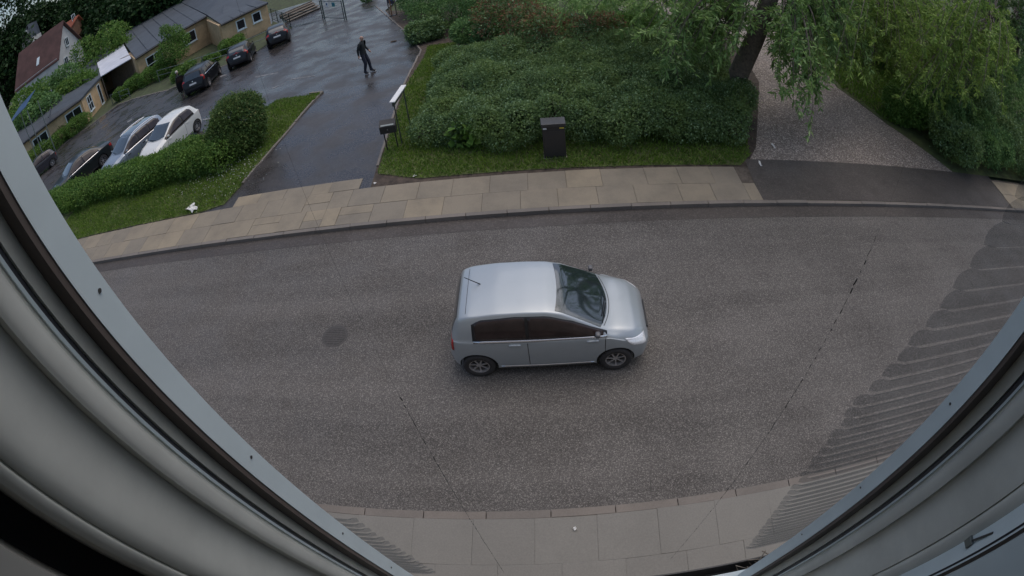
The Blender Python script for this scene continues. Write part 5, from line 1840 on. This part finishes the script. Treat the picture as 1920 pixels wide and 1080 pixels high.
# right jamb
extr([(0.428, 0.180), (0.428, 0.1560), (0.52, 0.1560), (0.52, 0.180)], WB, WT, 'outer_jamb', 'white_paint', win)
extr([(0.4295, 0.1557), (0.4295, 0.1505), (0.4545, 0.1505), (0.4545, 0.1557)], WB, WT, 'weather_strip', 'seal_brown', win)
extr([(0.4550, 0.1557), (0.4550, 0.1342), (0.52, 0.1342), (0.52, 0.1557)], WB, WT, 'rebate', 'grey_paint', win)
extr([(0.4600, 0.1339), (0.4600, 0.1275), (0.52, 0.1275), (0.52, 0.1339)], WB, WT, 'gap_seal', 'seal_black', win)
extr([(0.4570, 0.1272), (0.4570, 0.1240), (0.52, 0.1240), (0.52, 0.1272)], WB, WT, 'sash_edge', 'white_paint', win)
curve_jamb(1, [(0.4610, 0.1237), (0.4615, 0.1205), (0.4590, 0.1195), (0.4565, 0.1150), (0.4570, 0.1070), (0.4600, 0.0985)], 0.52, 'sash_roll', 'old_white')
curve_jamb(1, [(0.4700, 0.0982), (0.4740, 0.0900), (0.4750, 0.0780), (0.4750, 0.0640), (0.4752, 0.0500), (0.4755, 0.0400), (0.4760, 0.0345)], 0.56, 'sash_face', 'old_white')
curve_jamb(1, [(0.4820, 0.0341), (0.4820, 0.0330), (0.4765, 0.0325), (0.4750, 0.0270), (0.4770, 0.0190), (0.4800, 0.0130)], 0.60, 'inner_bead', 'old_white')
extr([(0.4800, 0.0127), (0.4620, -0.0085), (0.62, -0.0085), (0.62, 0.0127)], WB, WT, 'lining', 'white_paint', win)
extr([(0.4660, -0.0088), (0.4660, -0.0115), (0.62, -0.0115), (0.62, -0.0088)], WB, WT, 'gap_seal', 'seal_black', win)
extr([(0.4610, -0.0118), (0.4600, -0.0140), (0.62, -0.0140), (0.62, -0.0118)], WB, WT, 'trim_strip', 'white_paint', win)
extr([(0.4680, -0.0143), (0.4680, -0.0195), (0.62, -0.0195), (0.62, -0.0143)], WB, WT, 'gap_seal', 'seal_brown', win)
extr([(0.4580, -0.0198), (0.46, -0.20), (0.62, -0.20), (0.62, -0.0198)], WB, WT, 'reveal', 'white_paint', win)
# sill, head
extr([(-0.36, 0.19), (0.52, 0.19), (0.52, 0.0), (-0.36, 0.0)], WB - 0.05, WB - 0.001, 'sill', 'white_paint', win)
extr([(-0.36, 0.18), (0.52, 0.18), (0.52, 0.0), (-0.36, 0.0)], WT + 0.001, WT + 0.05, 'head', 'white_paint', win)


def on_u(px, py, u):
    d = ray(px, py)
    return CP + d * (u / d[0])


for px, py in ((186, 545), (470, 857), (642, 1000), (733, 1064)):
    q = on_u(px, py, -0.2802)
    MB().tube([q, q + WU * 0.0012], 0.0017, 10).build('screw', MATS['screw_metal'], win)
for px, py in ((1782, 757), (1614, 914), (1504, 1002)):
    q = on_u(px, py, 0.4282)
    MB().tube([q, q - WU * 0.0012], 0.0017, 10).build('screw', MATS['screw_metal'], win)
# small catch on the right lining
ca, cb_ = on_u(1817, 1016, 0.470), on_u(1862, 999, 0.470)
cd = unit(cb_ - ca)
MB().tube([ca, cb_], 0.0016, 6).build('catch_rod', MATS['screw_metal'], win)
MB().box(tuple(ca), (0.006, 0.012, 0.014)).build('catch_plate', MATS['galvanised'], win, False, 0.001)

# house wall round the window, the room behind it
hs = thing('house_front', 'front wall and room of the house that the picture is taken from', 'building', (0, 0, 0))
for nm, u0, u1, w0, w1_ in (('wall', -6.0, -0.62, -8.3, 1.6), ('wall', 0.62, 6.0, -8.3, 1.6), ('wall', -0.62, 0.62, WT + 0.05, 1.6), ('wall', -0.62, 0.62, -8.3, WB - 0.05)):
    extr([(u0, 0.17), (u1, 0.17), (u1, -0.20), (u0, -0.20)], w0, w1_, nm, 'render_wall', hs)
extr([(-0.62, 0.168), (-0.361, 0.168), (-0.361, 0.06), (-0.62, 0.06)], WB, WT, 'wall', 'render_wall', hs)
extr([(0.521, 0.168), (0.62, 0.168), (0.62, 0.06), (0.521, 0.06)], WB, WT, 'wall', 'render_wall', hs)
extr([(-2.2, -0.201), (2.2, -0.201), (2.2, -3.6), (-2.2, -3.6)], -2.3, -2.2, 'floor', 'timber', hs)
extr([(-2.2, -0.201), (2.2, -0.201), (2.2, -3.6), (-2.2, -3.6)], 0.9, 1.0, 'ceiling', 'room_wall', hs)
extr([(-2.2, -3.61), (2.2, -3.61), (2.2, -3.7), (-2.2, -3.7)], -2.3, 1.0, 'room_back_wall', 'room_wall', hs)
extr([(-2.3, -0.201), (-2.201, -0.201), (-2.201, -3.6), (-2.3, -3.6)], -2.3, 1.0, 'room_side_wall', 'room_wall', hs)
extr([(2.201, -0.201), (2.3, -0.201), (2.3, -3.6), (2.201, -3.6)], -2.3, 1.0, 'room_side_wall', 'room_wall', hs)

# added lapped strips imitating roof tiles reflected in glass; the road shows through
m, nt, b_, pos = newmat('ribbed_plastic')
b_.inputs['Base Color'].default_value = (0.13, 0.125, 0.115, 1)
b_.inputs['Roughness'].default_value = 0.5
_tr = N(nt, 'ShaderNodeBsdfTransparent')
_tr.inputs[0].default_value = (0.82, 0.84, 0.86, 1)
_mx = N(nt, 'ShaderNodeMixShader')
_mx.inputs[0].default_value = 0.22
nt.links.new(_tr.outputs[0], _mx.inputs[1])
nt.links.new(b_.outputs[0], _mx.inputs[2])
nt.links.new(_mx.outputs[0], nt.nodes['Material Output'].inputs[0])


def reflection_strips(s, v0, az_pts, w0, w1_, parent, step=0.031):
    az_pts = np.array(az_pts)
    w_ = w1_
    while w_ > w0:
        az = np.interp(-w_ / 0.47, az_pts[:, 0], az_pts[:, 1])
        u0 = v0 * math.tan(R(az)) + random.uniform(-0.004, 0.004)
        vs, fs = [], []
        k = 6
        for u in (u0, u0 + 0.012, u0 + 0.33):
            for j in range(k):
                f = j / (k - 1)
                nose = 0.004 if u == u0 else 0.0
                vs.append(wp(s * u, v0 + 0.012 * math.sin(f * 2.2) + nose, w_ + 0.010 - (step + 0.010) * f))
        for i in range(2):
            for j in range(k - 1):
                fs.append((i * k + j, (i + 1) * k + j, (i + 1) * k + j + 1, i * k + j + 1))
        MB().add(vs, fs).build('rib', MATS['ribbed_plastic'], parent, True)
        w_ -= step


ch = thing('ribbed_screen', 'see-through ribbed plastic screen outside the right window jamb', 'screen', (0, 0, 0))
reflection_strips(1, 0.235, [(0.3, 62.0), (0.5, 60.5), (1.13, 57.0), (2.0, 59.5), (2.7, 62.5)], -1.34, -0.06, ch)
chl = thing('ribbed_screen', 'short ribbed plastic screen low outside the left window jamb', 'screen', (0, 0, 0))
reflection_strips(-1, 0.235, [(0.5, 57), (1.6, 56.5), (2.2, 54.5), (3.0, 52.5)], -1.34, -0.86, chl)
# eaves gutter below the window
gz = 6.92
gy = float(G(1300, 1068, gz)[1])
gut = thing('eaves_gutter', 'dark metal eaves gutter running below the window', 'gutter', (0, 0, 0))
prof = [(gy - 0.075, gz), (gy - 0.07, gz - 0.05), (gy - 0.037, gz - 0.07), (gy - 0.006, gz - 0.05), (gy, gz), (gy - 0.004, gz), (gy - 0.010, gz - 0.046), (gy - 0.037, gz - 0.063), (gy - 0.066, gz - 0.046), (gy - 0.071, gz)]
n = len(prof)
V = [(-3.0, a, b) for a, b in prof] + [(3.0, a, b) for a, b in prof]
MB().add(V, [tuple(range(n))[::-1], tuple(range(n, 2 * n))] + [(i, (i + 1) % n, (i + 1) % n + n, i + n) for i in range(n)]).build('trough', MATS['gutter_metal'], gut)
mb = MB()
rr_ = random.Random(4)
q0 = G(1425, 1042, gz - 0.02)
for i in range(14):
    a = np.array([q0[0] + rr_.uniform(-0.06, 0.06), gy - 0.04, gz - 0.05])
    mb.tube([a, a + np.array([rr_.uniform(-0.05, 0.05), rr_.uniform(-0.01, 0.04), 0.05]), a + np.array([rr_.uniform(-0.09, 0.09), rr_.uniform(-0.01, 0.05), rr_.uniform(0.03, 0.09)])], 0.0016, 4)
twg = mb.build('twig_tangle', MATS['timber'])
tag(twg, 'tangle of dry twigs caught in the gutter by the right jamb', 'twigs')
# two dotted dark lines, added to imitate reflections in the window glass
for az, d0, lab in ((-30, 1.55, 'thin dark beaded string hanging outside the window, left of two'), (45, 0.75, 'thin dark beaded string hanging outside the window, right of two')):
    st_ = thing('beaded_string', lab, 'string', (0, 0, 0))
    v_ = 0.30
    u_ = v_ * math.tan(R(az))
    R_ = math.hypot(u_, v_)
    MB().tube([wp(u_, v_, 0.34), wp(u_, v_, -1.62)], 0.00007, 4).build('thread', MATS['bead'], st_)
    bd = MB()
    w_ = -d0 * R_
    while w_ > -1.6:
        bd.tube([wp(u_ + random.uniform(-0.0008, 0.0008), v_, w_), wp(u_ + random.uniform(-0.0008, 0.0008), v_, w_ - random.uniform(0.003, 0.010))], random.uniform(0.00025, 0.0008), 5)
        w_ -= random.uniform(0.009, 0.020)
    bd.build('beads', MATS['bead'], st_)['kind'] = 'stuff'
